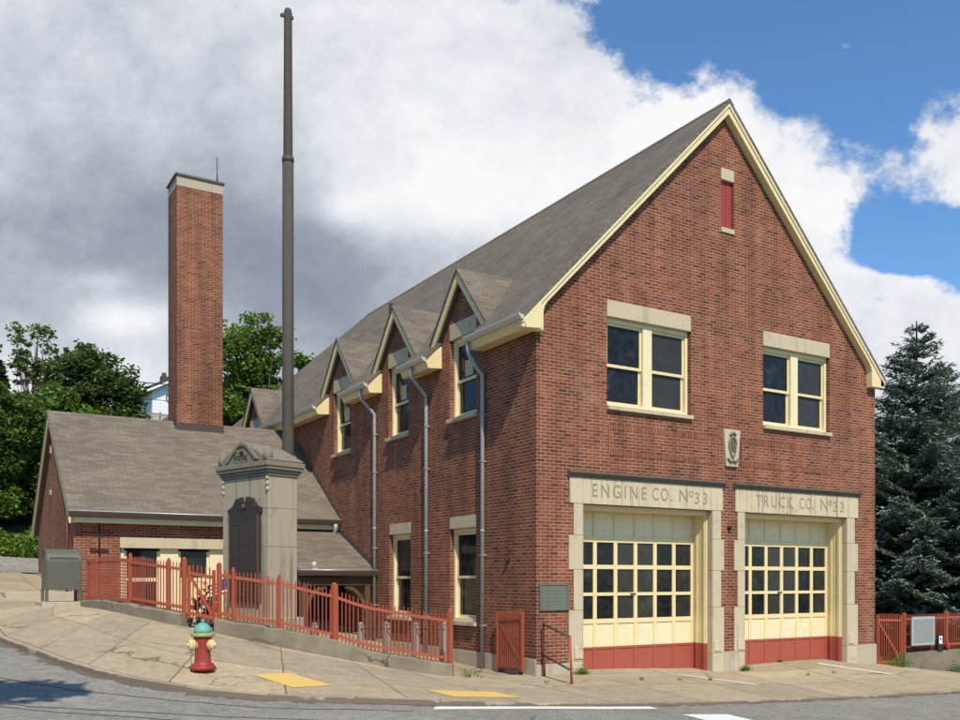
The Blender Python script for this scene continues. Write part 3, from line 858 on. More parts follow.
# garage doors with their stone surrounds
def garage(a, b, lx0, lx1, words, cols0, pitch, ql, qr):
    Dp = .55
    s = Mesh()
    s.box(lx0, lx1, -.035, -.001, 3.092, 3.62)
    s.box(a + .003, b - .003, -.001, .25, 3.10, 3.12)
    sur = s.build('stone_lintel', M['stone_streak'], fire, bevel=.006)
    c = Mesh()
    prof = [(-.001, 3.62), (-.06, 3.621), (-.075, 3.66), (-.11, 3.685), (-.13, 3.70), (-.13, 3.73), (-.001, 3.755)]
    c.prism(prof, lx0 - .05, lx1 + .05, lambda u, d, z: (d, u, z))
    c.build('cornice', M['stone_dark'], sur, bevel=.005)
    # quoined jambs
    zq = [-.62, .42, 1.22, 2.05, 2.62, 3.09]; zq = [-1.0, -.1, .93, 1.75, 2.45, 3.088]
    for side_, (n0, w0) in (('l', ql), ('r', qr)):
        j = Mesh()
        for k in range(5):
            wide = w0 if k in (0, 1, 3) and k != 0 else n0
            if k == 0: wide = w0
            if k == 2 or k == 4: wide = n0
            z0, z1 = zq[k] + .002, zq[k + 1] - .002
            if side_ == 'l': j.box(a - wide, a - .001, -.03, -.001, z0, z1); j.box(a - .001, a + .02, -.03, .14, z0, z1)
            else: j.box(b + .001, b + wide, -.03, -.001, z0, z1); j.box(b - .02, b + .001, -.03, .14, z0, z1)
        j.build('jamb', M['stone'], sur, bevel=.01)
        bk = Mesh()                                   # broken, patched block low on the jamb
        cx = a - .12 if side_ == 'l' else b + .12
        bk.box(cx - .10, cx + .12, -.055, -.031, -.05, .20); bk.build('patched_stone', M['stone_streak'], sur, bevel=.02)
    # letters
    for (txt, x0, x1, z0, hgt) in words:
        tm = text_mesh(txt, x1 - x0, hgt, x0, z0, PF, .041, None, 'letter', sur)
        tm.build('inscription', M['ink'], sur)
    # cream lining of the opening
    l = Mesh(); feet = []
    zr = .12
    for x0, x1 in ((a + .001, a + .05), (b - .05, b - .001)):
        inner = x1 if x0 < (a + b) / 2 else x0; r_ = Mesh(); feet.append(r_)
        l.box(x0, x1, .141, Dp + .05, zr, 3.088)
        r_.box(x0, x1, .141, Dp + .05, -.9, zr - .001)
        s_ = .018 if x0 < (a + b) / 2 else -.018
        l.box(min(inner, inner + s_), max(inner, inner + s_), .17, .23, zr, 3.03); l.box(min(inner, inner + s_), max(inner, inner + s_), .40, .46, zr, 3.03)
        r_.box(min(inner, inner + s_), max(inner, inner + s_), .17, .23, -.9, zr - .001); r_.box(min(inner, inner + s_), max(inner, inner + s_), .40, .46, -.9, zr - .001)
    l.box(a + .05, b - .05, .141, Dp + .05, 3.035, 3.088); l.box(a + .05, b - .05, .16, .26, 2.98, 3.034)
    lin = l.build('door_lining', M['cream'], fire, bevel=.004)
    for f_ in feet: f_.build('lining_foot', M['door_red'], lin, bevel=.004)
    # the door itself
    x0, x1 = a + .052, b - .052
    d = Mesh(); rails = [(2.97, 3.034), (2.345, 2.47), (1.775, 1.865), (1.205, 1.275), (.615, .715)]
    for z0, z1 in rails: d.box(x0, x1, Dp, Dp + .05, z0, z1)
    edges = [x0] + [cols0 + k * pitch for k in range(1, 6)] + [x1]
    stiles = [(x0, x0 + .12)] + [(cols0 + k * pitch - .048, cols0 + k * pitch + .048) for k in range(1, 6)] + [(x1 - .06, x1)]
    for zz0, zz1 in ((2.471, 2.969), (1.866, 2.344), (1.276, 1.774), (.716, 1.204), (zr + .001, .614)):
        for s0, s1 in stiles: d.box(s0, s1, Dp + .001, Dp + .049, zz0, zz1)
    g = Mesh(); pn = Mesh(); pl_ = Mesh(); red = Mesh()
    for k in range(6):
        u0, u1 = stiles[k][1], stiles[k + 1][0]
        g.box(u0, u1, Dp + .03, Dp + .036, .716, 2.344)
        pn.box(u0, u1, Dp + .022, Dp + .04, 2.471, 2.969); pl_.box(u0, u1, Dp + .022, Dp + .04, zr + .001, .614)
        red.box(u0, u1, Dp + .016, Dp + .04, -.42, zr - .05)
    for s0, s1 in stiles: red.box(s0, s1, Dp + .002, Dp + .05, -.42, zr - .051)
    red.box(x0, x1, Dp, Dp + .05, zr - .05, zr); red.box(x0, x1, Dp - .004, Dp + .05, -.62, -.421)
    gd = d.build('garage_door', M['cream'], fire, bevel=.004)
    pn.build('door_panel', M['cream_pale'], gd); pl_.build('door_panel', M['cream_pale'], gd); g.build('pane', M['glass'], gd); red.build('foot_board', M['door_red'], gd, bevel=.004)
    h = Mesh(); h.box(cols0 + 3 * pitch - .16, cols0 + 3 * pitch - .02, Dp - .03, Dp - .002, 1.23, 1.255); h.box((a + b) / 2 - .07, (a + b) / 2 + .07, Dp - .03, Dp - .005, -.45, -.42)
    h.build('handle', M['black'], gd)
    th = Mesh(); th.box(a + .003, b - .003, .45, 1.0, -1.0, -.50); th.build('threshold', M['stone_base'], fire)


garage(*DOORS[0], .79, 5.06, [('ENGINE', 1.36, 2.80, 3.24, .27), ('CO.', 2.97, 3.52, 3.24, .27), ('N', 3.74, 3.99, 3.24, .27), ('o', 4.03, 4.15, 3.36, .13), ('33', 4.20, 4.57, 3.22, .25)], 1.332, .561, (.22, .34), (.25, .34))
garage(*DOORS[1], 5.46, 9.79, [('TRUCK', 6.12, 7.38, 3.24, .27), ('CO.', 7.60, 8.11, 3.24, .27), ('N', 8.36, 8.60, 3.24, .27), ('o', 8.65, 8.77, 3.36, .13), ('33', 8.83, 9.22, 3.22, .25)], 6.03, .546, (.21, .32), (.27, .40))

m = Mesh(); m.lathe([(.05, 0), (.05, .06), (.03, .08)], (5.27, -.001, 2.72), 10, axis=(0, -1, 0)); m.build('door_bell', M['black'], fire)
m = Mesh(); m.lathe([(.05, 0), (.05, .05), (.02, .08)], (-.001, 1.0, 1.95), 10, axis=(-1, 0, 0)); m.build('wall_bracket', M['black'], fire)

# ---- the low wing
WX0, WY0, WY1, WRY, WRZ, WEZ = -7.05, 10.2, 18.4, 14.3, 6.42, 3.24
WS = (WRZ - WEZ) / (WRY - 9.83)
PW = lambda u, d, z: (u, WY0 + d, z)
PL = lambda u, d, z: (WX0 + d, u, z)
m = Mesh()
m.prism([(WX0, -.6), (-.002, -.6), (-.002, 3.3), (WX0, 3.3)], 0, .3, PW, [[(-5.95, .0), (-2.2, .0), (-2.2, 2.64), (-5.95, 2.64)]])
m.prism([(WY0 + .301, -.4), (WY1, -.4), (WY1, 3.3), (WRY, WRZ - .12), (WY0 + .301, 3.52)], 0, .3, PL, [[(14.86, 4.05), (15.10, 4.05), (15.10, 5.53), (14.86, 5.53)]])
m.box(WX0 + .301, -.3, WY1 - .3, WY1, -.4, 3.4)
m.build('wing_wall', M['brick'], fire)
m = Mesh()
a0 = [(WX0 - .18, 9.83, WEZ), (-.003, 9.83, WEZ), (-.003, WRY, WRZ), (WX0 - .18, WRY, WRZ)]
b0 = [(WX0 - .18, 2 * WRY - 9.83, WEZ), (-.003, 2 * WRY - 9.83, WEZ), (-.003, WRY, WRZ), (WX0 - .18, WRY, WRZ)]
for P4 in (a0, b0):
    lo = [(x, y, z - .09) for x, y, z in P4]
    m.poly(P4); m.poly(lo[::-1])
    for i in (0, 1, 3): j = (i + 1) % 4; m.poly([P4[i], P4[j], lo[j], lo[i]])
wr = m.build('wing_roof', M['roof_wing'], fire)
m = Mesh(); m.prism([(WRY - .14, WRZ - .14 * WS + .002), (WRY - .14, WRZ - .14 * WS + .016), (WRY, WRZ + .016), (WRY + .14, WRZ - .14 * WS + .016), (WRY + .14, WRZ - .14 * WS + .002), (WRY, WRZ + .002)], WX0 - .185, -.46, lambda u, d, z: (d, u, z)); m.build('ridge_cap', M['roof_wing'], wr)
m = Mesh(); m.box(WX0 - .12, -.003, 9.94, 10.197, 2.985, 3.12)
wf = m.build('wing_frieze', M['cream_pale'], fire)
m = Mesh(); m.prism([(9.93, 3.12), (9.80, 3.13), (9.76, 3.22), (9.76, 3.255), (9.83, 3.235), (9.93, 3.2)], WX0 - .17, -.003, lambda u, d, z: (d, u, z))
m.build('wing_gutter', M['brown_metal'], wf)
m = Mesh(); m.tube([(WX0 - .17, 9.755, 3.26), (-.003, 9.755, 3.26)], .014, 6); m.build('gutter_lip', M['alum'], wf)
m = Mesh(); m.tube([(-.18, 9.8, 3.14), (-.18, 9.82, 2.98), (-.18, 9.98, 2.80), (-.18, 9.98, 2.62)], .06, 8); m.build('gutter_spout', M['galv'], wf)
for s in (1, -1):
    ye = 9.83 if s > 0 else 2 * WRY - 9.83
    m = Mesh(); m.prism([(ye, WEZ - .092), (ye, WEZ - .29), (WRY, WRZ - .29), (WRY, WRZ - .092)], -.16, -.12, PL); m.build('wing_verge', M['cream'], fire)
    m = Mesh(); m.prism([(ye + s * .3, WEZ - .25 + .3 * WS * .3), (ye + s * .3, WEZ - .32 + .3 * WS * .3), (WRY, WRZ - .36), (WRY, WRZ - .29)], -.11, -.001, PL); m.build('verge_moulding', M['brown_metal'], fire)
m = Mesh(); m.box(14.87, 15.09, .02, .06, 4.201, 5.279, PL); v = m.build('gable_vent', M['vent_red'], fire)
m = Mesh(); m.box(14.862, 15.098, -.03, .1, 5.28, 5.528, PL); m.build('lintel', M['stone'], v)
m = Mesh(); m.box(14.862, 15.098, -.03, .1, 4.052, 4.2, PL); m.build('sill', M['stone'], v)
m = Mesh(); m.tube([(WX0 - .05, 11.0, 3.9), (WX0 - .05, 11.0, 1.2)], .04, 8); m.build('downspout', M['red_brown'], fire)
m = Mesh(); m.box(WX0 - .03, WX0 - .001, WY0, WY1, -.5, 1.75); m.build('wing_base', M['stone_base'], fire)
m = Mesh(); m.tube([(-6.46, 10.15, 2.05), (-6.46, 10.15, 3.1)], .022, 6); m.tube([(-6.46, 10.15, 2.98), (-6.75, 10.12, 3.14)], .016, 6); m.box(-6.68, -6.24, 10.13, 10.165, 2.30, 2.335)
m.build('wall_conduit', M['black'], fire)
# wing doors: cream posts, dark glazing, stone lintel
m = Mesh(); m.box(-5.95, -2.2, -.02, .28, 2.37, 2.639, PW); dl = m.build('door_lintel', M['stone'], fire, bevel=.008)
m = Mesh()
for x0, x1 in ((-5.92, -5.83), (-4.93, -4.46), (-3.63, -3.16), (-2.36, -2.22)): m.box(x0, x1, .10, .26, .3, 2.369, PW)
fr = m.build('door_posts', M['cream_pale'], fire, bevel=.006)
for k, (x0, x1) in enumerate(((-5.829, -4.931), (-4.459, -3.631), (-3.159, -2.361))):
    d = Mesh()
    d.box(x0, x0 + .07, .16, .21, .45, 2.3, PW); d.box(x1 - .07, x1, .16, .21, .45, 2.3, PW)
    d.box(x0 + .07, x1 - .07, .16, .21, 1.50, 1.60, PW); d.box(x0 + .07, x1 - .07, .16, .21, .45, .72, PW)
    dd = d.build('wing_door', M['cream_pale'], fire)
    d = Mesh(); d.box(x0 + .07, x1 - .07, .18, .19, 1.6, 2.3, PW)
    if k != 1: d.box(x0 + .07, x1 - .07, .18, .19, .72, 1.5, PW)
    d.build('pane', M['glass'], dd)
    if k == 1: d = Mesh(); d.box(x0 + .07, x1 - .07, .175, .2, .72, 1.5, PW); d.build('panel', M['cream'], dd)
m = Mesh(); m.box(-5.9, -2.2, .27, .30, .2, 2.6, PW); m.build('interior', M['black'], fire)

# chimney on the wing ridge
cx0, cx1, cy0, cy1 = -3.67, -2.27, 13.9, 15.05
m = Mesh(); m.box(cx0, cx1, cy0, cy1, 5.6, 13.58); ch = m.build('chimney', M['brick'], fire)
m = Mesh(); m.box(cx0 - .004, cx1 + .004, cy0 - .004, cy1 + .004, 13.581, 13.88); m.build('chimney_cap', M['stone_base'], ch)
m = Mesh(); m.box(cx0 - .05, cx1 + .05, cy0 - .05, cy1 + .05, 13.881, 13.95); m.build('chimney_coping', M['stone_dark'], ch, bevel=.01)
m = Mesh(); m.box(cx0 - .03, cx1 + .03, cy0 - .03, cy0 - .001, 5.95, 6.33); m.box(cx0 - .03, cx0 - .001, cy0, cy1, 6.0, 6.45); m.build('flashing', M['pole'], ch)
m = Mesh(); m.tube([(-2.42, 14.0, 13.95), (-2.42, 14.0, 14.75)], .014, 6); m.tube([(-2.42, 14.0, 13.95), (-2.42, 14.0, 14.15)], .028, 6); m.build('antenna', M['brown_metal'], ch)

# porch in the corner between wing and main block
m = Mesh()
A = [(-2.14, 7.36, 1.76), (-.003, 7.36, 1.76), (-.003, 10.19, 3.0), (-2.14, 10.19, 3.0)]; lo = [(x, y, z - .08) for x, y, z in A]
m.poly(A); m.poly(lo[::-1])
for i in range(4): j = (i + 1) % 4; m.poly([A[i], A[j], lo[j], lo[i]])
pr_ = m.build('porch_roof', M['roof_wing'], fire)
m = Mesh(); m.prism([(7.44, 1.64), (7.31, 1.66), (7.27, 1.75), (7.27, 1.79), (7.34, 1.775), (7.44, 1.74)], -2.16, -.003, lambda u, d, z: (d, u, z)); m.build('porch_gutter', M['brown_metal'], pr_)
m = Mesh(); m.tube([(-2.16, 7.265, 1.795), (-.02, 7.265, 1.795)], .014, 6); m.build('gutter_lip', M['alum'], pr_)
m = Mesh(); m.box(-2.05, -.01, 7.5, 7.66, 1.40, 1.62); m.box(-2.05, -1.9, 7.67, 10.15, 1.42, 1.62)
bm_ = m.build('porch_beam', M['wood'], fire, bevel=.01)
m = Mesh()
for x, s in ((-1.98, 1), (-.22, -1)):
    m = Mesh(); m.box(x - .07, x + .07, 7.51, 7.65, -.15, 1.399); m.build('porch_post', M['wood'], bm_); m = Mesh()
    arc = [(x + s * (.07 + .62 * (1 - math.cos(t))), 7.58, .72 + .66 * math.sin(t)) for t in np.linspace(0, 1.45, 8)]
    for p_, q_ in zip(arc, arc[1:]): m.bar(p_, q_, .10, .09, (0, 1, 0))
    m.build('arched_brace', M['wood'], bm_)
m = Mesh(); m.box(-.30, -.02, 9.5, 10.1, -.1, 1.9); m.box(-1.9, -.4, 10.12, 10.19, -.1, 1.9); m.build('porch_door', M['black'], fire)  # black panels put in for the darkness under the porch roof
m = Mesh(); m.box(-1.83, -1.71, 7.30, 7.42, 1.80, 1.84); m.lathe([(.03, 0), (.06, .05), (.07, .14), (.04, .16)], (-1.77, 7.36, 1.84), 10); m.build('porch_lamp', M['gutter'], fire)
# stepped flashing where the roofs meet the side wall
m = Mesh()
for i in range(13):
    y = 9.95 + i * .27; z = WEZ + (y - 9.83) * WS
    m.box(-.022, -.003, y, y + .27, z - .1, z + .27)
for i in range(10):
    y = 7.42 + i * .265; z = 1.76 + (y - 7.36) * .438
    m.box(-.022, -.003, y, y + .265, z - .05, z + .23)
m.build('step_flashing', M['brown_metal'], fire)

# ------------------------------------------------------------------ the fence on its low wall along the pavement
LINE = [(-7.43, 6.3), (-7.42, 5.8), (-7.11, 4.4), (-6.81, 3.43), (-6.45, 2.72), (-6.05, 2.22), (-5.5, 1.67), (-5.0, 1.26), (-4.3, 1.03), (-3.35, .94), (-2.6, .64), (-1.82, .12)]
la = np.array(LINE); seg = np.linalg.norm(np.diff(la, axis=0), axis=1); cum = np.concatenate([[0], np.cumsum(seg)])
C0 = np.array((-10.313, -14.879)); FF = np.array((FX, FY)); RR = np.array((FY, -FX))


def at(sv):
    i = min(len(seg) - 1, max(0, int(np.searchsorted(cum, sv, 'right') - 1)))
    return la[i] + (la[i + 1] - la[i]) * (sv - cum[i]) / seg[i]


SS = np.linspace(0, cum[-1], 3000)
def bearing(sv):
    d = at(sv) - C0; return 480 + 920.7 * (d @ RR) / (d @ FF)
BB = np.array([bearing(s) for s in SS])
def s_at(px): return float(SS[np.argmin(abs(BB - px))])
def inset(sv, k):                       # point k metres towards the yard from the line
    a, b = at(max(0, sv - .05)), at(min(cum[-1], sv + .05)); d = (b - a) / np.linalg.norm(b - a)
    return at(sv) + np.array((-d[1], d[0])) * k


def wall_h(sv):                         # height of the low wall above the pavement
    return float(np.interp(sv, [0, s_at(100), s_at(160), s_at(230), s_at(280), s_at(340), s_at(365), s_at(400), cum[-1]], [.12, .17, .22, .26, .33, .32, .24, .25, .22]))


sg0, sg1 = s_at(181), s_at(214)
def low_wall(s0, s1, label):
    m = Mesh(); ss = np.arange(s0, s1, .12).tolist() + [s1]; rows = []
    for i, sv in enumerate(ss):
        o = inset(sv, 0.0); q_ = inset(sv, .26); h = wall_h(sv) + float(rng.normal(0, .008))
        zo = H(*o)
        rows.append([(o[0], o[1], zo - .35), (o[0], o[1], zo + h - .02), (o[0] + (q_[0] - o[0]) * .12, o[1] + (q_[1] - o[1]) * .12, zo + h), (q_[0], q_[1], zo + h + .005), (q_[0], q_[1], zo - .35)])
    n = len(rows)
    m.faces([p for r_ in rows for p in r_], [(i * 5 + k, i * 5 + k + 1, (i + 1) * 5 + k + 1, (i + 1) * 5 + k) for i in range(n - 1) for k in range(4)] + [(0, 1, 2, 3, 4), tuple((n - 1) * 5 + k for k in (4, 3, 2, 1, 0))])
    w = m.build('low_wall', M['old_wall'])
    return tag(w, label, 'wall', 'low concrete walls under the pavement fence')
low_wall(0, sg0, 'low mossy concrete wall under the red fence from the mailbox to the closed gate')
low_wall(sg1, cum[-1], 'low cracked concrete wall under the red fence from the closed gate to the firehouse')
# fallen chunk beside the break in the wall
m = Mesh(); p_ = inset(s_at(372), -.10); z_ = H(*p_)
m.box(p_[0] - .5, p_[0] + .9, p_[1] - .05, p_[1] + .10, z_ - .05, z_ + .10)

fen = None
FH = .93


def fence(s0, s1, posts, label, lattice=None):
    ps = inset((s0 + s1) / 2, .13)
    root = thing('picket_fence', label, 'fence', (ps[0], ps[1], H(*ps)), 0, 'red picket fences along the pavement')
    P0 = lambda sv, z: (*inset(sv, .13), H(*inset(sv, 0)) + wall_h(sv) + z)
    for s, h, w in posts:
        m = Mesh(); a = P0(s, -.05); b = P0(s, h)
        w *= .82; m.bar(a, b, w, w, (1, .3, 0)); m.lathe([(w * .55, 0), (w * .5, .012), (w * .25, .03), (.004, .035)], b, 8)
        m.build('post', M['fence_red'], root, bevel=.004)
    ends = sorted([s0] + [p[0] for p in posts] + [s1])
    ends = [e for i, e in enumerate(ends) if i == 0 or e - ends[i - 1] > .05]
    for a, b in zip(ends, ends[1:]):
        m = Mesh(); rail = []
        k = max(1, int((b - a) / .3))
        pts = np.linspace(a + .03, b - .03, k + 1)
        if lattice and a < lattice - .01:
            for z in np.arange(.06, FH - .08, .062):
                for u, v_ in zip(pts, pts[1:]): m.bar(P0(u, z), P0(v_, z), .006, .022)
            for sv in np.arange(a + .05, b - .03, .062): m.bar(P0(sv, .03), P0(sv, FH - .06), .022, .006, (1, .3, 0))
            for z in (.05, FH - .10):
                for u, v_ in zip(pts, pts[1:]): m.bar(P0(u, z), P0(v_, z), .035, .07)
            m.build('lattice_panel', M['fence_red'], root); continue
        for z in (.10, FH - .13):
            for u, v_ in zip(pts, pts[1:]): m.bar(P0(u, z), P0(v_, z), .035, .055)
        for sv in np.arange(a + .07, b - .04, .074):
            z1 = FH + .015 * math.sin(sv * 7)
            j = float(rng.normal(0, .004))
            q0, q1, q2 = P0(sv, .01), P0(sv + j, z1 - .05), P0(sv + j, z1)
            m.bar(q0, q1, .022, .012, (1, .3, 0)); m.tube([q1, q2], [.012, .003], 5, False)
        m.build('picket_panel', M['fence_red'], root)
    return root


lat = s_at(124)
fence(.02, sg0, [(s_at(91), .92, .07), (lat, .95, .07), (s_at(163), .95, .06), (sg0 - .03, 1.0, .085)], 'rusty red picket fence with a lattice panel between the mailbox and the closed gate', lattice=lat)
fence(sg1, cum[-1] - .05, [(sg1 + .03, 1.0, .085), (s_at(229.5), .95, .06), (s_at(279.5), .95, .06), (s_at(336.5), 1.03, .12), (cum[-1] - .06, 1.0, .10)], 'long rusty red picket fence stepping down from the monument towards the firehouse corner')


def gate(name, label, a, b, hgt, z0, z1, grp=None, brace=True, flip=False, wheels=True):
    """a picket gate leaf hung between the points a and b (x, y)"""
    a = np.array(a); b = np.array(b); c = (a + b) / 2
    root = thing(name, label, 'gate', (c[0], c[1], min(z0, z1)), 0, grp)
    P = lambda t, z: (*(a + (b - a) * t), z0 + (z1 - z0) * t + z)
    f = Mesh()
    for t in (.03, .97): f.bar(P(t, 0), P(t, hgt), .05, .05, (1, .3, 0))
    for z in (.10, hgt - .14): f.bar(P(.03, z), P(.97, z), .04, .06)
    f.build('frame', M['fence_red'], root)
    L = np.linalg.norm(b - a); n = max(4, int(L / .085)); m = Mesh()
    for k in range(1, n): m.bar(P(.03 + .94 * k / n, .02), P(.03 + .94 * k / n, hgt + .03), .026, .014, (1, .3, 0))
    m.build('pickets', M['fence_red'], root)
    if brace:
        m = Mesh(); lo_, hi_ = (.06, .94) if not flip else (.94, .06)
        m.bar(P(lo_, .14), P(hi_, hgt - .18), .02, .05); m.build('brace', M['fence_red'], root)
    if wheels:
        m = Mesh()
        for t in (.1, .9): q_ = P(t, -.02); m.lathe([(.045, -.02), (.045, .02)], q_, 10, axis=(b[0] - a[0], b[1] - a[1], 0))
        m.build('caster', M['black'], root)
    return root


ga, gb = inset(sg0 + .06, .13), inset(sg1 - .06, .13)
gate('picket_gate', 'closed rusty red picket gate with diagonal brace between two fence posts', ga, gb, .98, H(*ga) + .14, H(*gb) + .14, flip=True)
gate('picket_gate', 'open red gate leaf folded back against the brick side wall by the corner', (-.16, .22), (-.10, 1.28), 1.20, -.27, -.34, wheels=True)

# bent pipe handrail at the corner
hr = thing('handrail', 'red pipe handrail beside the corner of the firehouse', 'handrail', (.12, -.35, -.3))
z0 = H(.1, -.1); e0 = (-.20, -1.42); e1 = (.12, -.10)
m = Mesh()
m.tube([(e1[0], e1[1], z0 - .1), (e1[0] - .03, e1[1], z0 + 1.02)], .024, 8); m.tube([(e0[0], e0[1], H(*e0) - .1), (e0[0] - .03, e0[1] + .02, H(*e0) + .86)], .024, 8)
m.tube([(e1[0] + .06, e1[1] + .06, z0 - .1), (e1[0] - .02, e1[1] + .02, z0 + .9)], .018, 8)
m.build('post', M['fence_red'], hr)
m = Mesh()
for zz in (1.02, .42): m.tube([(e1[0] - .03, e1[1], z0 + zz), (e0[0] - .03, e0[1] + .02, H(*e0) + zz - .16)], .022, 8)
m.build('rail', M['brown_metal'], hr)

# grey posts with a wire rail along the walk behind the fence
BP = [(-1.54, .97, .72), (-1.78, 1.70, .69), (-2.02, 2.55, .67), (-2.28, 3.29, .64), (-2.80, 4.66, .60)]
for i, (x, y, zt) in enumerate(BP):
    m = Mesh(); zb = H(x, y) - .15
    m.box(x - .06, x + .06, y - .05, y + .05, zb, zt - .06); m.lathe([(.06, 0), (.055, .035), (.035, .055), (.005, .062)], (x, y, zt - .06), 10)
    tag(m.build('guard_post', M['grey_post']), 'grey round-topped post behind the red fence, %s of its row' % ('nearest the firehouse corner', 'second from the firehouse corner', 'middle one', 'fourth from the firehouse corner', 'farthest from the firehouse corner')[i], 'post', 'guard posts along the walk')
m = Mesh(); m.tube([(x - .02, y - .07, zt - .14) for x, y, zt in BP], .012, 6); tag(m.build('wire_rail', M['black']), 'thin dark wire strung along the row of grey posts', 'cable')

# ------------------------------------------------------------------ war memorial
mon = thing('monument', 'weathered grey stone memorial with pediment top and dark bronze tablet behind the fence', 'monument', (-4.551, 2.560, 0), R(17.7))
# local frame: +y along the inscribed face, +x along the short side; corner nearest the street at the origin
ML, MD = 1.555, .694
zb = .0
PMf = lambda u, d, z: (d, u, z)            # inscribed face, depth inward = +x
m = Mesh(); m.box(0, MD, 0, ML, -.3, 3.58)
sh_ = m.build('shaft', M['monument'], mon, bevel=.012, local=True)
m = Mesh()
for z in (1.45, 2.2, 2.95): m.box(-.003, MD + .003, -.003, ML + .003, z, z + .008)
m.build('joint', M['monument_dark'], sh_, local=True)
m = Mesh(); m.box(-.18, MD + .18, -.18, ML + .18, -.4, .55); m.box(-.09, MD + .09, -.09, ML + .09, .551, .80); m.build('plinth', M['monument'], mon, bevel=.015, local=True)
m = Mesh()
for k, (o_, z0_, z1_) in enumerate(((.025, 3.581, 3.64), (.055, 3.641, 3.70), (.095, 3.701, 3.76), (.115, 3.761, 3.86))): m.box(-o_, MD + o_, -o_, ML + o_, z0_, z1_)
cor = m.build('cornice', M['monument_dark'], mon, bevel=.014, local=True)
m = Mesh()                                  # pitched top with pediments on the long faces
c = ML / 2; hw = .52
prof = [(-.09, 3.861), (ML + .09, 3.861), (ML + .10, 3.90), (c + .20, 4.21), (c + .08, 4.27), (c - .08, 4.27), (c - .20, 4.21), (-.10, 3.90)]
m.prism(prof, -.07, MD + .08, PMf); m.build('pediment', M['monument_dark'], mon, bevel=.012, local=True)
m = Mesh()
rim = [(c + hw + .05, 3.91), (c + .18, 4.24), (c + .06, 4.29), (c - .06, 4.29), (c - .18, 4.24), (c - hw - .05, 3.91)]; ri = [(c - hw + .06, 3.91), (c - .15, 4.17), (c - .05, 4.215), (c + .05, 4.215), (c + .15, 4.17), (c + hw - .06, 3.91)]
m.prism(rim + ri, -.10, .02, PMf); m.build('pediment_rim', M['monument_dark'], mon, bevel=.01, local=True)
m = Mesh()
for y in (.02, ML - .02):
    for x in (.02,):
        m = Mesh(); m.lathe([(.095, 0), (.10, .12), (.085, .21), (.05, .27), (.005, .30)], (x - .02, y, 3.861), 12); m.build('acroterion', M['monument_dark'], cor, local=True)
m = Mesh()                                  # carved eagle group in the pediment, as worn relief
m.lathe([(.05, 0), (.05, .03), (.02, .05)], (-.07, c, 4.09), 8, axis=(-1, 0, 0))
for s in (1, -1): m.tube([(-.12, c, 4.06), (-.13, c + s * .10, 4.12), (-.12, c + s * .18, 4.07), (-.11, c + s * .22, 3.98)], [.016, .02, .018, .008], 7)
m.tube([(-.12, c - .12, 3.97), (-.13, c, 3.94), (-.12, c + .12, 3.97)], .014, 7)
m.build('relief', M['verdigris'], mon, local=True)
m = Mesh()
for y in (.03, ML - .03):
    for k in range(3): m.lathe([(.03, 0), (.042, .03), (.02, .09)], (-.005, y, 3.50 - k * .11), 8)
m.build('pendant', M['monument'], mon, local=True)
y0_, y1_ = ML * .15, ML * .80
m = Mesh()
m.prism([(y0_, 1.10), (y1_, 1.10), (y1_, 2.86), (y1_ + .05, 2.87), (y1_ + .05, 2.96), (y1_ - .10, 3.02), (y1_ - .22, 3.16), ((y0_ + y1_) / 2 + .07, 3.20), ((y0_ + y1_) / 2 + .05, 3.10), ((y0_ + y1_) / 2 - .05, 3.10), ((y0_ + y1_) / 2 - .07, 3.20), (y0_ + .22, 3.16), (y0_ + .10, 3.02), (y0_ - .05, 2.96), (y0_ - .05, 2.87), (y0_, 2.86)], -.06, -.002, PMf)
tb = m.build('tablet', M['bronze'], mon, bevel=.008, local=True)
m = Mesh()
for k in range(34):
    for j in range(3):
        a = y0_ + .08 + j * (y1_ - y0_ - .12) / 3
        m.box(-.066, -.06, a, a + .22 + .05 * random.random(), 1.22 + k * .044, 1.238 + k * .044)
for y in (y0_ + .01, y1_ - .04): m.box(-.085, -.06, y, y + .03, 1.12, 2.84)
m.lathe([(.06, 0), (.06, .02), (.02, .04)], (-.06, (y0_ + y1_) / 2, 3.0), 10, axis=(-1, 0, 0))
m.build('raised_names', M['brown_metal'], tb, local=True)

# small flag and flowers at its foot
fx, fy = -5.35, 2.62; fz = H(fx, fy)
fl = thing('small_flag', 'small striped flag on a stick at the foot of the memorial', 'flag', (fx, fy, fz))
m = Mesh(); m.tube([(fx, fy, fz - .03), (fx + .03, fy, fz + .95)], .008, 6); m.build('stick', M['wood'], fl)
m = Mesh(); m2 = Mesh(); m3 = Mesh()
for k in range(7):
    tgt = m if k % 2 == 0 else m2
    for j in range(5):
        x0_, x1_ = fx - .06 * j - .0, fx - .06 * (j + 1); w0, w1 = .02 * math.sin(j * 1.3), .02 * math.sin((j + 1) * 1.3)
        zt = fz + .93 - k * .036 - j * .02
        tgt.poly([(x0_, fy + w0, zt), (x1_, fy + w1, zt - .02), (x1_, fy + w1, zt - .056), (x0_, fy + w0, zt - .036)])
m.build('red_stripe', M['flag_red'], fl, recalc=False); m2.build('white_stripe', M['paper_white'], fl, recalc=False)
m3.box(fx - .12, fx + .002, fy - .03, fy + .03, fz + .80, fz + .945); m3.build('canton', M['flag_blue'], fl)
fp = thing('flower_pot', 'pot of red and white flowers at the foot of the memorial beside the flag', 'flower pot', (fx - .35, fy + .15, fz))
m = Mesh(); m.lathe([(.11, 0), (.15, .22), (.165, .25), (.13, .25)], (fx - .35, fy + .15, fz - .02), 12); m.build('pot', M['grey_post'], fp)
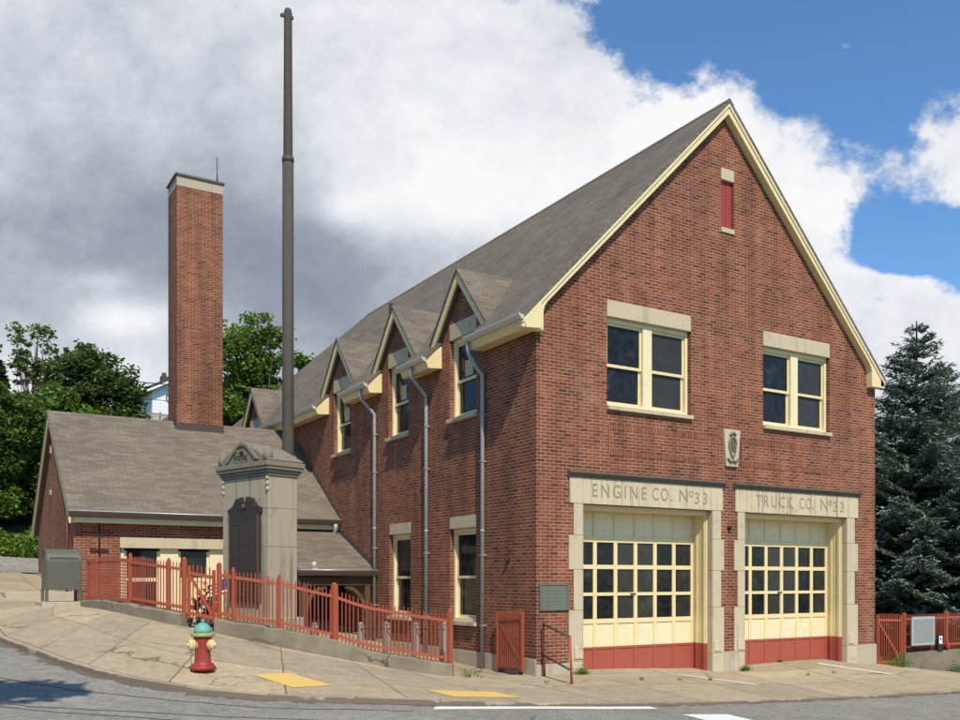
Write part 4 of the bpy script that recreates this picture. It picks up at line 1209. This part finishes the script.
def blooms(n, mat, name):
    m = Mesh()
    for k in range(n):
        p_ = Vector((fx - .35, fy + .15, fz + .42)) + Vector(rng.normal(0, .13, 3).tolist()); s = .035
        d = Vector(rng.normal(0, 1, 3).tolist()).normalized(); u = d.orthogonal().normalized() * s; v_ = d.cross(u).normalized() * s
        m.poly([p_ - u - v_, p_ + u - v_, p_ + u + v_, p_ - u + v_])
    m.build(name, mat, fp, recalc=False)
blooms(90, M['flower'], 'blossom'); blooms(120, M['leaf_mid'], 'leaves'); blooms(30, M['paper_white'], 'white_blossom')

# ------------------------------------------------------------------ flagpole
fpx, fpy = -3.411, 4.675; fz = H(fpx, fpy)
pole = thing('flagpole', 'tall bare dark tapering flagpole standing behind the memorial', 'flagpole', (fpx, fpy, fz))
m = Mesh(); m.lathe([(.30, 0), (.30, .12), (.20, .2), (.145, .3), (.128, 5.0), (.122, 10.84 - fz)], (fpx, fpy, fz - .05), 16); m.build('lower_pole', M['pole'], pole)
m = Mesh(); m.lathe([(.105, 10.78), (.102, 10.85), (.088, 14.05), (.07, 14.12), (.02, 14.15)], (fpx, fpy, 0), 16); m.build('upper_pole', M['pole'], pole)
m = Mesh(); m.lathe([(.128, 10.74), (.132, 10.80), (.128, 10.86)], (fpx, fpy, 0), 16); m.build('collar', M['brown_metal'], pole)
m = Mesh(); m.box(fpx - .14, fpx + .12, fpy - .03, fpy + .03, 13.93, 13.99); m.lathe([(.04, -.02), (.04, .02)], (fpx - .14, fpy, 13.95), 8, axis=(0, 1, 0)); m.build('pulley', M['brown_metal'], pole)

# ------------------------------------------------------------------ mail storage box
mb = thing('mail_box', 'olive drab mail storage box with rounded top standing on a concrete pad', 'mailbox', (-7.72, 6.95, H(-7.72, 6.9)), R(3))
z_ = 0.08
m = Mesh(); w2 = .335; dp = .30
arc = [(-dp, .26)] + [(-dp * math.cos(t), .84 + .30 * math.sin(t)) for t in np.linspace(0, math.pi, 17)] + [(dp, .26)]
m.prism([(a, b + z_) for a, b in arc], -w2, w2, lambda u, d, z: (d, u, z))
for p_ in range(len(m.sm)): m.sm[p_] = False
mbody = m.build('body', M['olive'], mb, bevel=.012, local=True)
m = Mesh()
for s in (-1, 1):
    arc2 = [(-dp - .014, .24)] + [(-(dp + .014) * math.cos(t), .84 + .314 * math.sin(t)) for t in np.linspace(0, math.pi, 17)] + [(dp + .014, .24)]
    inn2 = [(dp - .03, .24)] + [((dp - .03) * math.cos(t), .84 + .27 * math.sin(t)) for t in np.linspace(0, math.pi, 17)] + [(-dp + .03, .24)]
    m.prism([(a, b + z_) for a, b in arc2 + inn2], s * w2 - .006 + s * .006, s * w2 + .006 + s * .006, lambda u, d, z: (d, u, z))
m.build('end_rim', M['olive'], mbody, local=True)
for sx in (-1, 1):
    for sy in (-1, 1):
        m = Mesh(); m.box(sx * w2 - .03, sx * w2 + .03, sy * (dp - .03) - .03, sy * (dp - .03) + .03, z_, .30 + z_); m.build('leg', M['olive'], mb, bevel=.005, local=True)
m = Mesh(); m.box(-w2 + .05, w2 - .05, -dp - .012, -dp - .001, .95 + z_, .965 + z_); m.build('seam', M['olive'], mbody, local=True)
m = Mesh(); P_ = [(-.45, -.42), (.45, -.42), (.45, .42), (-.45, .42)]
m.prism(P_, -.15, .085, lambda u, d, z: (u, z, d))
pd = m.build('concrete_pad', M['stone_base'], None, bevel=.012)
pd.location = (-7.72, 6.95, H(-7.72, 6.9)); pd.rotation_euler = (0, 0, R(3)); tag(pd, 'low concrete pad under the olive mail storage box', 'concrete pad')

# square concrete planter frame behind the mail box
pl = thing('planter_bed', 'low square concrete bed of bare brown soil beside the mailbox', 'planter', (-7.95, 9.6, H(-7.95, 9.6)), R(2))
m = Mesh(); m.prism([(-.75, -.75), (.75, -.75), (.75, .75), (-.75, .75)], -.3, .16, lambda u, d, z: (u, z, d), [[(-.55, -.55), (.55, -.55), (.55, .55), (-.55, .55)]])
m.build('concrete_frame', M['stone_base'], pl, bevel=.01, local=True)
m = Mesh(); m.box(-.55, .55, -.55, .55, -.2, .12); m.build('soil', M['wood'], pl, local=True)

# ------------------------------------------------------------------ fire hydrant
hy = thing('fire_hydrant', 'worn red fire hydrant with teal bonnet and cream caps at the pavement edge', 'hydrant', (-6.79, -1.22, H(-6.79, -1.22)), 0)
hs_ = .97
S = lambda prof: [(r * hs_, h * hs_) for r, h in prof]
m = Mesh(); m.lathe(S([(.10, -.05), (.10, .02), (.185, .03), (.19, .075), (.175, .095), (.13, .105), (.122, .16), (.112, .25), (.112, .36), (.125, .43), (.135, .49), (.135, .53)]), n=24)
for k in range(8):
    t_ = k * math.pi / 4 + .2; m.lathe([(.016, 0), (.016, .03)], (.16 * math.cos(t_) * hs_, .16 * math.sin(t_) * hs_, .09 * hs_), 6)
bd = m.build('barrel', M['hyd_red'], hy, local=True)
m = Mesh(); m.lathe(S([(.165, .53), (.175, .545), (.175, .575), (.16, .59)]), n=24)
for k in range(8):
    t_ = k * math.pi / 4; m.lathe([(.018, 0), (.018, .02)], (.155 * math.cos(t_) * hs_, .155 * math.sin(t_) * hs_, .585 * hs_), 6)
m.build('bonnet_flange', M['hyd_yellow'], hy, local=True)
m = Mesh(); m.lathe(S([(.135, .59), (.13, .63), (.115, .67), (.085, .71), (.05, .735), (.03, .74)]), n=24)
bn = m.build('bonnet', M['hyd_teal'], hy, local=True)
m = Mesh(); m.lathe(S([(.028, .735), (.026, .785), (.02, .79)]), n=5); m.build('operating_nut', M['hyd_teal'], bn, local=True)
a_ = R(-31.22)
for (ax, r0, ln, mat_) in (((-.985, -.03, 0), .074, .21, 'hyd_cream'), ((.62, -.78, 0), .060, .20, 'hyd_cream')):
    A_ = Vector(ax).normalized()
    m = Mesh(); m.lathe([(r0 + .005, .08), (r0 + .005, .135), (r0 + .022, .136), (r0 + .022, .155)], (0, 0, .41 * hs_), 14, axis=A_); nz = m.build('nozzle', M['hyd_cream'], hy, local=True)
    m = Mesh(); m.lathe([(r0 + .014, .156), (r0 + .012, .19), (r0 - .012, .205), (.026, .207), (.024, .232), (.012, .235)], (0, 0, .41 * hs_), 14, axis=A_); m.build('cap', M[mat_], nz, local=True)
m = Mesh(); A_ = Vector((-math.cos(a_), -math.sin(a_), 0))
m.tube([A_ * .17 + Vector((0, 0, .36)), A_ * .172 + Vector((0, 0, .2)), A_ * .168 + Vector((0, 0, .12))], .006, 5); m.build('chain', M['hyd_cream'], hy, local=True)

# ------------------------------------------------------------------ right-hand fence, retaining wall and notice board
rw = Mesh(); pts = [(11.55, -.02), (13.0, -.10), (15, -.25), (19, -.6), (26, -1.2)]
rows = []
for x, y in pts: z = H(x, y); rows.append([(x, y - .12, z - .6), (x, y - .12, -.36 + .008 * (x - 11.5)), (x, y + .14, -.35 + .008 * (x - 11.5)), (x, y + .14, z - .6)])
rw.faces([p for r_ in rows for p in r_], [(i * 4 + k, i * 4 + k + 1, i * 4 + k + 5, i * 4 + k + 4) for i in range(len(rows) - 1) for k in range(3)] + [(0, 1, 2, 3), tuple((len(rows) - 1) * 4 + k for k in (3, 2, 1, 0))])
tag(rw.build('retaining_wall', M['old_wall']), 'low grey concrete retaining wall under the red fence right of the firehouse', 'wall')
rf = thing('picket_fence', 'dark red picket fence on the retaining wall right of the firehouse', 'fence', (13, 0, -.35), 0, None)
PR = lambda x: (x, float(np.interp(x, [p[0] for p in pts], [p[1] for p in pts])))
ZR = lambda x: -.35 + .008 * (x - 11.5)
for x in (11.66, 13.35, 15.05, 16.75, 18.45):
    m = Mesh(); m.bar((*PR(x), ZR(x) - .03), (*PR(x), ZR(x) + 1.03), .08, .08, (1, .2, 0)); m.build('post', M['fence_red'], rf)
for x0_, x1_ in ((11.66, 13.35), (13.35, 15.05), (15.05, 16.75), (16.75, 18.45)):
    m = Mesh()
    for z in (.14, .86): m.bar((*PR(x0_ + .04), ZR(x0_) + z), (*PR(x1_ - .04), ZR(x1_) + z), .035, .055)
    for x in np.arange(x0_ + .09, x1_ - .04, .085): m.bar((*PR(x), ZR(x) + .03), (*PR(x), ZR(x) + .98), .026, .014, (1, .2, 0))
    m.build('picket_panel', M['fence_red'], rf)
gate('picket_gate', 'tall dark red gate with diagonal brace right of the firehouse wall', (10.60, .02), (11.60, -.02), 1.32, -.66, -.70, brace=True, flip=True, wheels=False)
sb = thing('notice_board', 'grey framed notice board fixed on the fence right of the firehouse', 'notice board', (12.15, -.2, -.2))
m = Mesh(); m.box(11.68, 12.66, -.25, -.20, -.17, .58); m.build('back_panel', M['alum'], sb, bevel=.006)
m = Mesh(); m.box(11.75, 12.59, -.256, -.251, -.10, .51); m.build('board_face', M['board_face'], sb)
m = Mesh(); m.bar((12.20, -.259, .42), (12.32, -.259, .36), .006, .02, (0, -1, 0)); m.build('paper_scrap', M['paper_white'], sb)
nb = thing('notice_holder', 'small black and white notice holder hung on the fence beside the notice board', 'sign', (12.95, -.2, -.2))
m = Mesh(); m.box(12.83, 13.03, -.24, -.20, -.36, .08); m.build('back', M['black'], nb)
m = Mesh(); m.box(12.86, 13.0, -.246, -.241, -.16, .05); m.build('sheet', M['paper_white'], nb)
m = Mesh(); m.box(12.90, 12.96, -.25, -.247, -.06, 0); m.build('mark', M['black'], nb)
tagm = Mesh(); tagm.lathe([(.03, -.16), (.055, -.10), (.06, -.02), (.03, .06), (.012, .10)], (13.24, -.24, -.17), 8)
tag(tagm.build('red_bag', M['flag_red']), 'small red bag tied to the foot of the right-hand fence', 'bag')

# ------------------------------------------------------------------ vegetation
def quads(P, U, V, name, mat, parent=None):
    """leaf quads with centres P and half axes U, V (numpy)"""
    n = len(P); off = np.zeros(3)
    if parent is not None: off = np.array(parent.location)
    vs = np.empty((n, 4, 3)); vs[:, 0] = P - U - V; vs[:, 1] = P + U - V * .6; vs[:, 2] = P + U + V; vs[:, 3] = P - U + V * .6
    vs -= off
    me = bpy.data.meshes.new(name); me.vertices.add(n * 4); me.loops.add(n * 4); me.polygons.add(n)
    me.vertices.foreach_set('co', vs.reshape(-1)); me.loops.foreach_set('vertex_index', np.arange(n * 4, dtype=np.int32))
    me.polygons.foreach_set('loop_start', np.arange(0, n * 4, 4, dtype=np.int32)); me.polygons.foreach_set('loop_total', np.full(n, 4, dtype=np.int32))
    me.materials.append(mat); me.update(calc_edges=True)
    o = bpy.data.objects.new(name, me); COL.objects.link(o)
    if parent is not None: o.parent = parent
    return o


def rand_frames(n, size, up=0.5, aspect=.6):
    d = rng.normal(0, 1, (n, 3)); d[:, 2] += up * np.sign(d[:, 2] + .3); d /= np.linalg.norm(d, axis=1)[:, None]
    r_ = rng.normal(0, 1, (n, 3)); u = np.cross(d, r_); u /= np.linalg.norm(u, axis=1)[:, None]; v = np.cross(d, u)
    s = size * rng.uniform(.6, 1.3, n)[:, None]
    return u * s, v * s * aspect


def leaf_tree(name, label, loc, lobes, trunk_r, mat, n_clumps=260, per=60, leaf=.13, clump=.5, gaps=0.0, group='background trees', cat='tree', shell=.55):
    """lobes: (dx, dy, z above base, rx, ry, rz)"""
    root = thing(name, label, cat, loc, 0, group)
    L = np.array(loc); lob = np.array(lobes, float)
    vol = (lob[:, 3] * lob[:, 4] * lob[:, 5]) ** .8; pick = rng.choice(len(lob), n_clumps, p=vol / vol.sum())
    d = rng.normal(0, 1, (n_clumps, 3)); d /= np.linalg.norm(d, axis=1)[:, None]
    rr = rng.uniform(shell ** 3, 1, n_clumps) ** (1 / 3) * rng.uniform(.86, 1.1, n_clumps)
    C = L + lob[pick, :3] + d * lob[pick, 3:] * rr[:, None]
    if gaps: C = C[rng.random(len(C)) > gaps]
    k = len(C); sz = clump * rng.uniform(.55, 1.35, k)
    P = np.repeat(C, per, 0) + np.clip(rng.normal(0, 1, (k * per, 3)), -1.7, 1.7) * np.repeat(sz, per)[:, None] * np.array((1, 1, .62)) * .6
    U, V = rand_frames(len(P), leaf, .8)
    quads(P, U, V, 'crown', mat, root)
    m = Mesh(); topz = lob[:, 2].max()
    wob = lambda: rng.normal(0, .12, 3)
    spine = [L + np.array((0, 0, -.3))]
    for f in (.25, .5, .75, .95): spine.append(L + np.array((lob[:, 0].mean() * f, lob[:, 1].mean() * f, topz * f)) + wob())
    m.tube(spine, [trunk_r, trunk_r * .8, trunk_r * .6, trunk_r * .4, trunk_r * .15], 8)
    for c in C[:: max(1, k // 60)]:
        b = spine[1 + int(rng.integers(0, 3))]; mid = (b + c) / 2 + wob() * 2
        m.tube([b, mid, c], [trunk_r * .32, trunk_r * .2, trunk_r * .06], 5)
    m.build('trunk', M['bark'], root)
    return root


def spruce(name, label, loc, h, rad, mat, group, n_whorl=34, per=7, needle=.10, seed=0):
    rg = np.random.default_rng(seed)
    root = thing(name, label, 'tree', loc, 0, group)
    L = np.array(loc, float); P = []; U = []; V = []; m = Mesh()
    m.tube([L + np.array((0, 0, -.3)), L + np.array((0, 0, h * .5)), L + np.array((0, 0, h))], [.20, .11, .02], 8)
    for w in range(n_whorl):
        f = (w + rg.uniform(-.25, .25)) / n_whorl; z = h * (.05 + .94 * f)
        for b in range(per + (2 if f < .6 else 0)):
            ang = rg.uniform(0, 2 * math.pi); Lb = rad * ((1 - f) ** .85) * rg.uniform(.72, 1.12) + .16
            droop = .34 * (1 - f) + .02; n = max(4, int(Lb / .07))
            t = np.linspace(.06, 1, n); out_ = np.array((math.cos(ang), math.sin(ang), 0))
            zz = -droop * Lb * (t ** 1.1) + .30 * Lb * t ** 3 * (1 - f * .5) + (.35 * f) * Lb * t
            B = L + np.array((0, 0, z)) + out_ * (Lb * t)[:, None]; B[:, 2] += zz
            if b % 3 == 0: m.tube([B[0], B[n // 2], B[-1]], [.03 * (1 - f) + .008, .02 * (1 - f) + .006, .004], 4)
            side_ = np.array((-out_[1], out_[0], 0))
            for i in range(1, n):
                wid = .42 * Lb * math.sin(min(1, t[i] * 1.15) * math.pi * .86) * .55 + .05
                for s in (-1, 1):
                    k = max(2, int(wid / .06)); q = rg.uniform(.08, 1, k)
                    pp = B[i] + side_ * (s * wid * q)[:, None] + out_ * (wid * .55 * q)[:, None] + rg.normal(0, .025, (k, 3))
                    pp[:, 2] -= .30 * wid * q + rg.uniform(0, .05, k)
                    dd = side_ * s * .8 + out_ * .75 + rg.normal(0, .35, (k, 3)); dd /= np.linalg.norm(dd, axis=1)[:, None]
                    nn = np.cross(dd, np.array((0, 0, 1.0)) + rg.normal(0, .5, (k, 3))); nn /= np.linalg.norm(nn, axis=1)[:, None]
                    P.append(pp); U.append(dd * needle * rg.uniform(.7, 1.25, (k, 1))); V.append(nn * needle * .30)
                k = 1; P.append(B[i:i + 1] + rg.normal(0, .02, (1, 3))); dd = (out_ + rg.normal(0, .3, 3)); U.append(dd[None] / np.linalg.norm(dd) * needle); V.append(side_[None] * needle * .35)
    P = np.concatenate(P); U = np.concatenate(U); V = np.concatenate(V)
    quads(P, U, V, 'crown', mat, root)
    m.build('trunk', M['bark'], root)
    return root


zg = H(18.3, 4.0)
spruce('spruce_tree', 'tall blue grey spruce tree behind the right-hand fence beside the firehouse', (18.3, 4.0, zg), 10.25 - zg, 3.9, M['needle'], 'spruces right of the firehouse', 38, 8, .085, 1)
zg = H(21.3, 4.9)
spruce('spruce_tree', 'second blue grey spruce tree at the right edge of the photograph', (21.3, 4.9, zg), 9.35 - zg, 3.7, M['needle'], 'spruces right of the firehouse', 34, 8, .085, 2)
zg = H(21, 12)
leaf_tree('broadleaf_tree', 'bright green broadleaf tree behind the tall blue spruce', (21, 13, zg), [(0, 0, 5.5, 2.6, 2.6, 3), (-2, 0, 6.5, 1.8, 1.8, 2.0), (1.5, 1, 4, 2.4, 2, 2.4), (-1.5, -1, 3, 2.2, 2, 2)], .22, M['leaf_mid'], 260, 50, .15, .6)
for i, (x, y, s) in enumerate(((14.5, 7.0, 1.0), (17.5, 8.5, 1.2), (23.5, 8, 1.2))):
    zg = H(x, y)
    leaf_tree('bush', ('dark leafy bush close behind the firehouse wall under the spruce', 'dark leafy bush behind the trunk of the tall spruce', 'dark leafy bush behind the spruce at the right edge')[i], (x, y, zg), [(0, 0, 1.2 * s, 1.5 * s, 1.4 * s, 1.4 * s), (.8, .3, 1.9 * s, 1.1 * s, 1.1 * s, 1.2 * s)], .08, M['leaf_dark'], 120, 50, .11, .4, cat='bush', group='bushes behind the right fence')

# trees on the hill behind, left to right
def T(x, y): return (x, y, H(x, y))
z = H(-6.9, 37); leaf_tree('dark_conifer', 'dark evergreen at the far left edge behind the rounded shrubs', (-7.6, 37, z), [(0, 0, 5.0, .9, .9, 2.2), (-.3, 0, 3.2, 1.3, 1.3, 2.2), (0, 0, 7.0, .55, .55, 1.3)], .2, M['needle_green'], 200, 80, .10, .34)
z = H(-5.2, 38); leaf_tree('sparse_tree', 'thin half-bare tree with sky showing through, left of the dense round tree', (-5.3, 38, z), [(-.7, 0, 7.6, .7, .7, .8), (.4, 0, 8.0, .6, .6, .6), (-.3, .2, 6.2, 1.0, .9, .8), (.9, 0, 7.0, .4, .4, .5)], .10, M['leaf_mid'], 48, 30, .10, .30)
z = H(-2.4, 35.0); leaf_tree('round_tree', 'dense round dark green tree on the hill behind the wing roof', (-2.9, 35.0, z), [(-.6, 0, 6.2, 1.8, 1.8, 2.2), (.9, 0, 5.4, 1.6, 1.7, 2.4), (-1.4, -.4, 4.0, 1.7, 1.6, 1.8), (.8, -.4, 3.4, 1.9, 1.8, 1.9)], .22, M['leaf_dark'], 350, 84, .105, .45)
z = H(-4.6, 33.5); leaf_tree('broadleaf_tree', 'light green leafy tree in front of the dense round tree', (-4.6, 33.5, z), [(0, 0, 4.6, 1.6, 1.5, 1.6), (1.4, -.3, 4.0, 1.3, 1.2, 1.1), (-1.2, 0, 3.4, 1.5, 1.4, 1.5)], .14, M['leaf_bright'], 240, 66, .10, .42)
z = H(-7.3, 30.6); leaf_tree('rounded_shrub', 'large rounded dark green shrub at the left edge beyond the alley', (-7.7, 30.6, z), [(0, 0, 4.6, 2.2, 1.9, 1.75), (-.5, 0, 3.2, 2.0, 1.6, 1.4)], .14, M['leaf_mid'], 260, 85, .085, .36, shell=.75)
z = H(-7.6, 30.2); leaf_tree('leafy_bush', 'loose light green bush below the rounded shrub beyond the alley', (-8.0, 30.2, z), [(0, 0, 1.3, 1.6, .8, .85), (-1.5, 0, 1.2, 1.4, .8, .9)], .07, M['leaf_bright'], 170, 60, .085, .34, cat='bush')
for i, (x, y, s) in enumerate(((-4.6, 31, 1.3), (-9.8, 33, 1.6), (-6.2, 32.2, 1.9))):
    leaf_tree('leafy_bush', ('dark bush close behind the back corner of the brick wing', 'dark bush on the bank behind the loose light green bush', 'dark bush between the rounded shrub and the light green tree')[i], T(x, y), [(0, 0, 1.3 * s, 1.2 * s, 1.0 * s, 1.3 * s)], .08, M['leaf_dark'], 150, 55, .11, .42, cat='bush')
z = H(4.2, 29.8); leaf_tree('broadleaf_tree', 'big spreading green tree behind the flagpole and the main roof', (3.9, 30.2, z), [(.1, 0, 10.9, 1.4, 1.4, 1.1), (-.9, 0, 9.6, 1.6, 1.6, 1.4), (1.5, 0, 9.3, 1.5, 1.5, 1.3), (.2, .4, 7.8, 2.5, 2.1, 1.5), (-1.3, 0, 6.2, 1.9, 1.6, 1.5), (1.9, 0, 6.4, 1.7, 1.6, 1.5), (.2, 0, 4.6, 2.2, 1.8, 1.5)], .26, M['leaf_bright'], 330, 74, .105, .46, gaps=.12)
z = H(2.4, 33.5); leaf_tree('broadleaf_tree', 'darker leafy tree filling the gap between the chimney and the big spreading tree', (3.4, 34.5, z), [(0, 0, 6.0, 2.6, 2, 2.4), (-1.2, 0, 3.4, 2.4, 2, 2.4), (1.5, 0, 3.6, 2.4, 2, 2.4)], .2, M['leaf_dark'], 240, 60, .14, .5)

# low ground cover on the bank by the alley
n = 9000; x = rng.uniform(-24, -3, n); y = rng.uniform(27.2, 29.6, n)
P = np.stack([x, y, Hn(x, y) + rng.uniform(.02, .55, n) * (.6 + .4 * np.sin(x * 3))], 1); U, V = rand_frames(n, .09, .8)
tag(quads(P, U, V, 'ground_cover', M['leaf_bright']), 'bright green ground cover on the bank beyond the alley', 'ground cover', None, 'stuff')
# weeds in the joints
def weed(x, y, s, n, label, mat='leaf_bright'):
    z = H(x, y); P = np.stack([x + rng.normal(0, s * .5, n), y + rng.normal(0, s * .28, n), z + np.abs(rng.normal(.02, s * .38, n))], 1)
    U, V = rand_frames(n, .022, .4, .4); tag(quads(P, U, V, 'weed_clump', M[mat]), label, 'weed', 'weeds in the pavement joints')
weed(1.02, -.14, .17, 320, 'green weed at the foot of the left garage door jamb')
weed(5.66, -.14, .13, 300, 'weed at the foot of the pier between the garage doors', 'leaf_mid')
weed(11.1, -.30, .42, 720, 'bushy weeds at the foot of the right-hand gate')
weed(13.4, -.45, .28, 420, 'weeds along the foot of the retaining wall', 'leaf_mid')
weed(-1.42, .12, .24, 160, 'weed clump at the end of the low wall by the firehouse', 'leaf_mid')
for k, (x, y) in enumerate(((1.5, -1.35), (2.4, -1.45), (3.2, -1.5), (-.6, -1.2), (6.4, -1.25), (7.2, -1.3))):
    weed(x, y, .055, 16, 'tiny weed in the pavement joint, %s' % ('below the left half of the engine door', 'below the middle of the engine door', 'beside the end of the left white line', 'left of the pipe handrail', 'below the left half of the truck door', 'below the middle of the truck door')[k], 'leaf_mid')

# ------------------------------------------------------------------ house and fence up the hill
hx, hy_ = 2.55, 47.6; hz = 8.9
ho = thing('white_house', 'white sided house with dark gable roof and brick chimney far up the hill', 'house', (hx, hy_, hz))
PH = lambda u, d, z: (hx + u, hy_ + d, hz + z)
m = Mesh(); m.prism([(0, 0), (6.4, 0), (6.4, 5.15), (3.2, 6.8), (0, 5.15)], 0, 8, PH); hw_ = m.build('wall', M['white_siding'], ho)
m = Mesh()
for k in range(26): m.box(-.012, 6.4, -.012, -.001, k * .2, k * .2 + .012, PH)
m.build('siding_lap', M['white_siding'], hw_)
m = Mesh()
for s0, s1 in (((-.42, 4.94), (3.2, 6.81)), ((6.82, 4.94), (3.2, 6.81))): m.prism([s0, s1, (s1[0], s1[1] + .2), (s0[0], s0[1] + .2)], -.45, 8.4, PH)
hr_ = m.build('roof', M['dark_roof'], ho)
m = Mesh()
for s0, s1 in (((-.42, 4.80), (3.2, 6.67)), ((6.82, 4.80), (3.2, 6.67))): m.prism([s0, s1, (s1[0], s1[1] + .138), (s0[0], s0[1] + .138)], -.48, -.40, PH)
m.build('barge_board', M['paper_white'], hr_)
m = Mesh(); m.box(1.0, 1.45, 2.0, 2.45, 5.6, 6.45, PH); m.box(1.1, 1.35, 2.1, 2.35, 6.451, 6.7, PH); m.build('chimney', M['wood'], ho)
m = Mesh(); m.prism([(.6, 0), (5.8, 0), (5.8, 3.0), (3.1, 4.6), (.6, 2.85)], -3.0, -.02, PH); pw_ = m.build('side_wing', M['orange_brick'], ho)
m = Mesh(); m.prism([(.15, 2.55), (3.1, 4.62), (3.1, 4.85), (.15, 2.78)], -3.3, -.02, PH); m.prism([(6.1, 2.75), (3.1, 4.62), (3.1, 4.85), (6.1, 2.98)], -3.3, -.02, PH); m.build('wing_roof', M['dark_roof'], pw_)
hf = thing('lattice_fence', 'pale grey lattice fence on the hill behind the wing roof', 'fence', (-.4, 38, H(-.4, 38)))
m = Mesh()
for k in range(44):
    x = -2.6 + k * .11; m.bar((x, 38 + .1 * k * .05, 9.2), (x + .18, 38 + .1 * k * .05, 10.75), .03, .03); m.bar((x + .18, 38.04 + .1 * k * .05, 9.2), (x, 38.04 + .1 * k * .05, 10.75), .03, .03)
m.build('lattice', M['grey_post'], hf)
m = Mesh()
for k in range(5): m.bar((-2.6 + k * 1.2, 38, H(-2.6 + k * 1.2, 38) - .2), (-2.6 + k * 1.2, 38, 10.85), .09, .09, (1, 0, 0))
m.bar((-2.6, 38, 10.8), (2.3, 38.3, 10.75), .05, .06); m.build('fence_post', M['grey_post'], hf)

# overhead cables
def cable(a, b, sag, r, label):
    a, b = Vector(a), Vector(b); m = Mesh()
    m.tube([a.lerp(b, t) - Vector((0, 0, sag * 4 * t * (1 - t))) for t in np.linspace(0, 1, 22)], r, 5)
    tag(m.build('utility_cable', M['black']), label, 'cable', 'overhead cables')
cable((-17.5, 24, 10.9), (7.5, 36.5, 12.6), .9, .024, 'thin overhead cable crossing the sky left of the chimney, the upper one')
cable((-17.5, 24, 10.5), (7.5, 36.5, 11.6), .9, .018, 'thin overhead cable crossing the sky left of the chimney, the lower one')
# street tree out of frame on the left whose crown shades the road
leaf_tree('street_tree', 'street tree just outside the left edge of the frame, shading the road', (-14.4, -9.2, H(-14.4, -9.2)), [(0, 0, 9.0, 2.2, 2.2, 1.6), (2.5, .3, 8.8, 1.25, .7, .45)], .18, M['leaf_mid'], 200, 50, .13, .45)
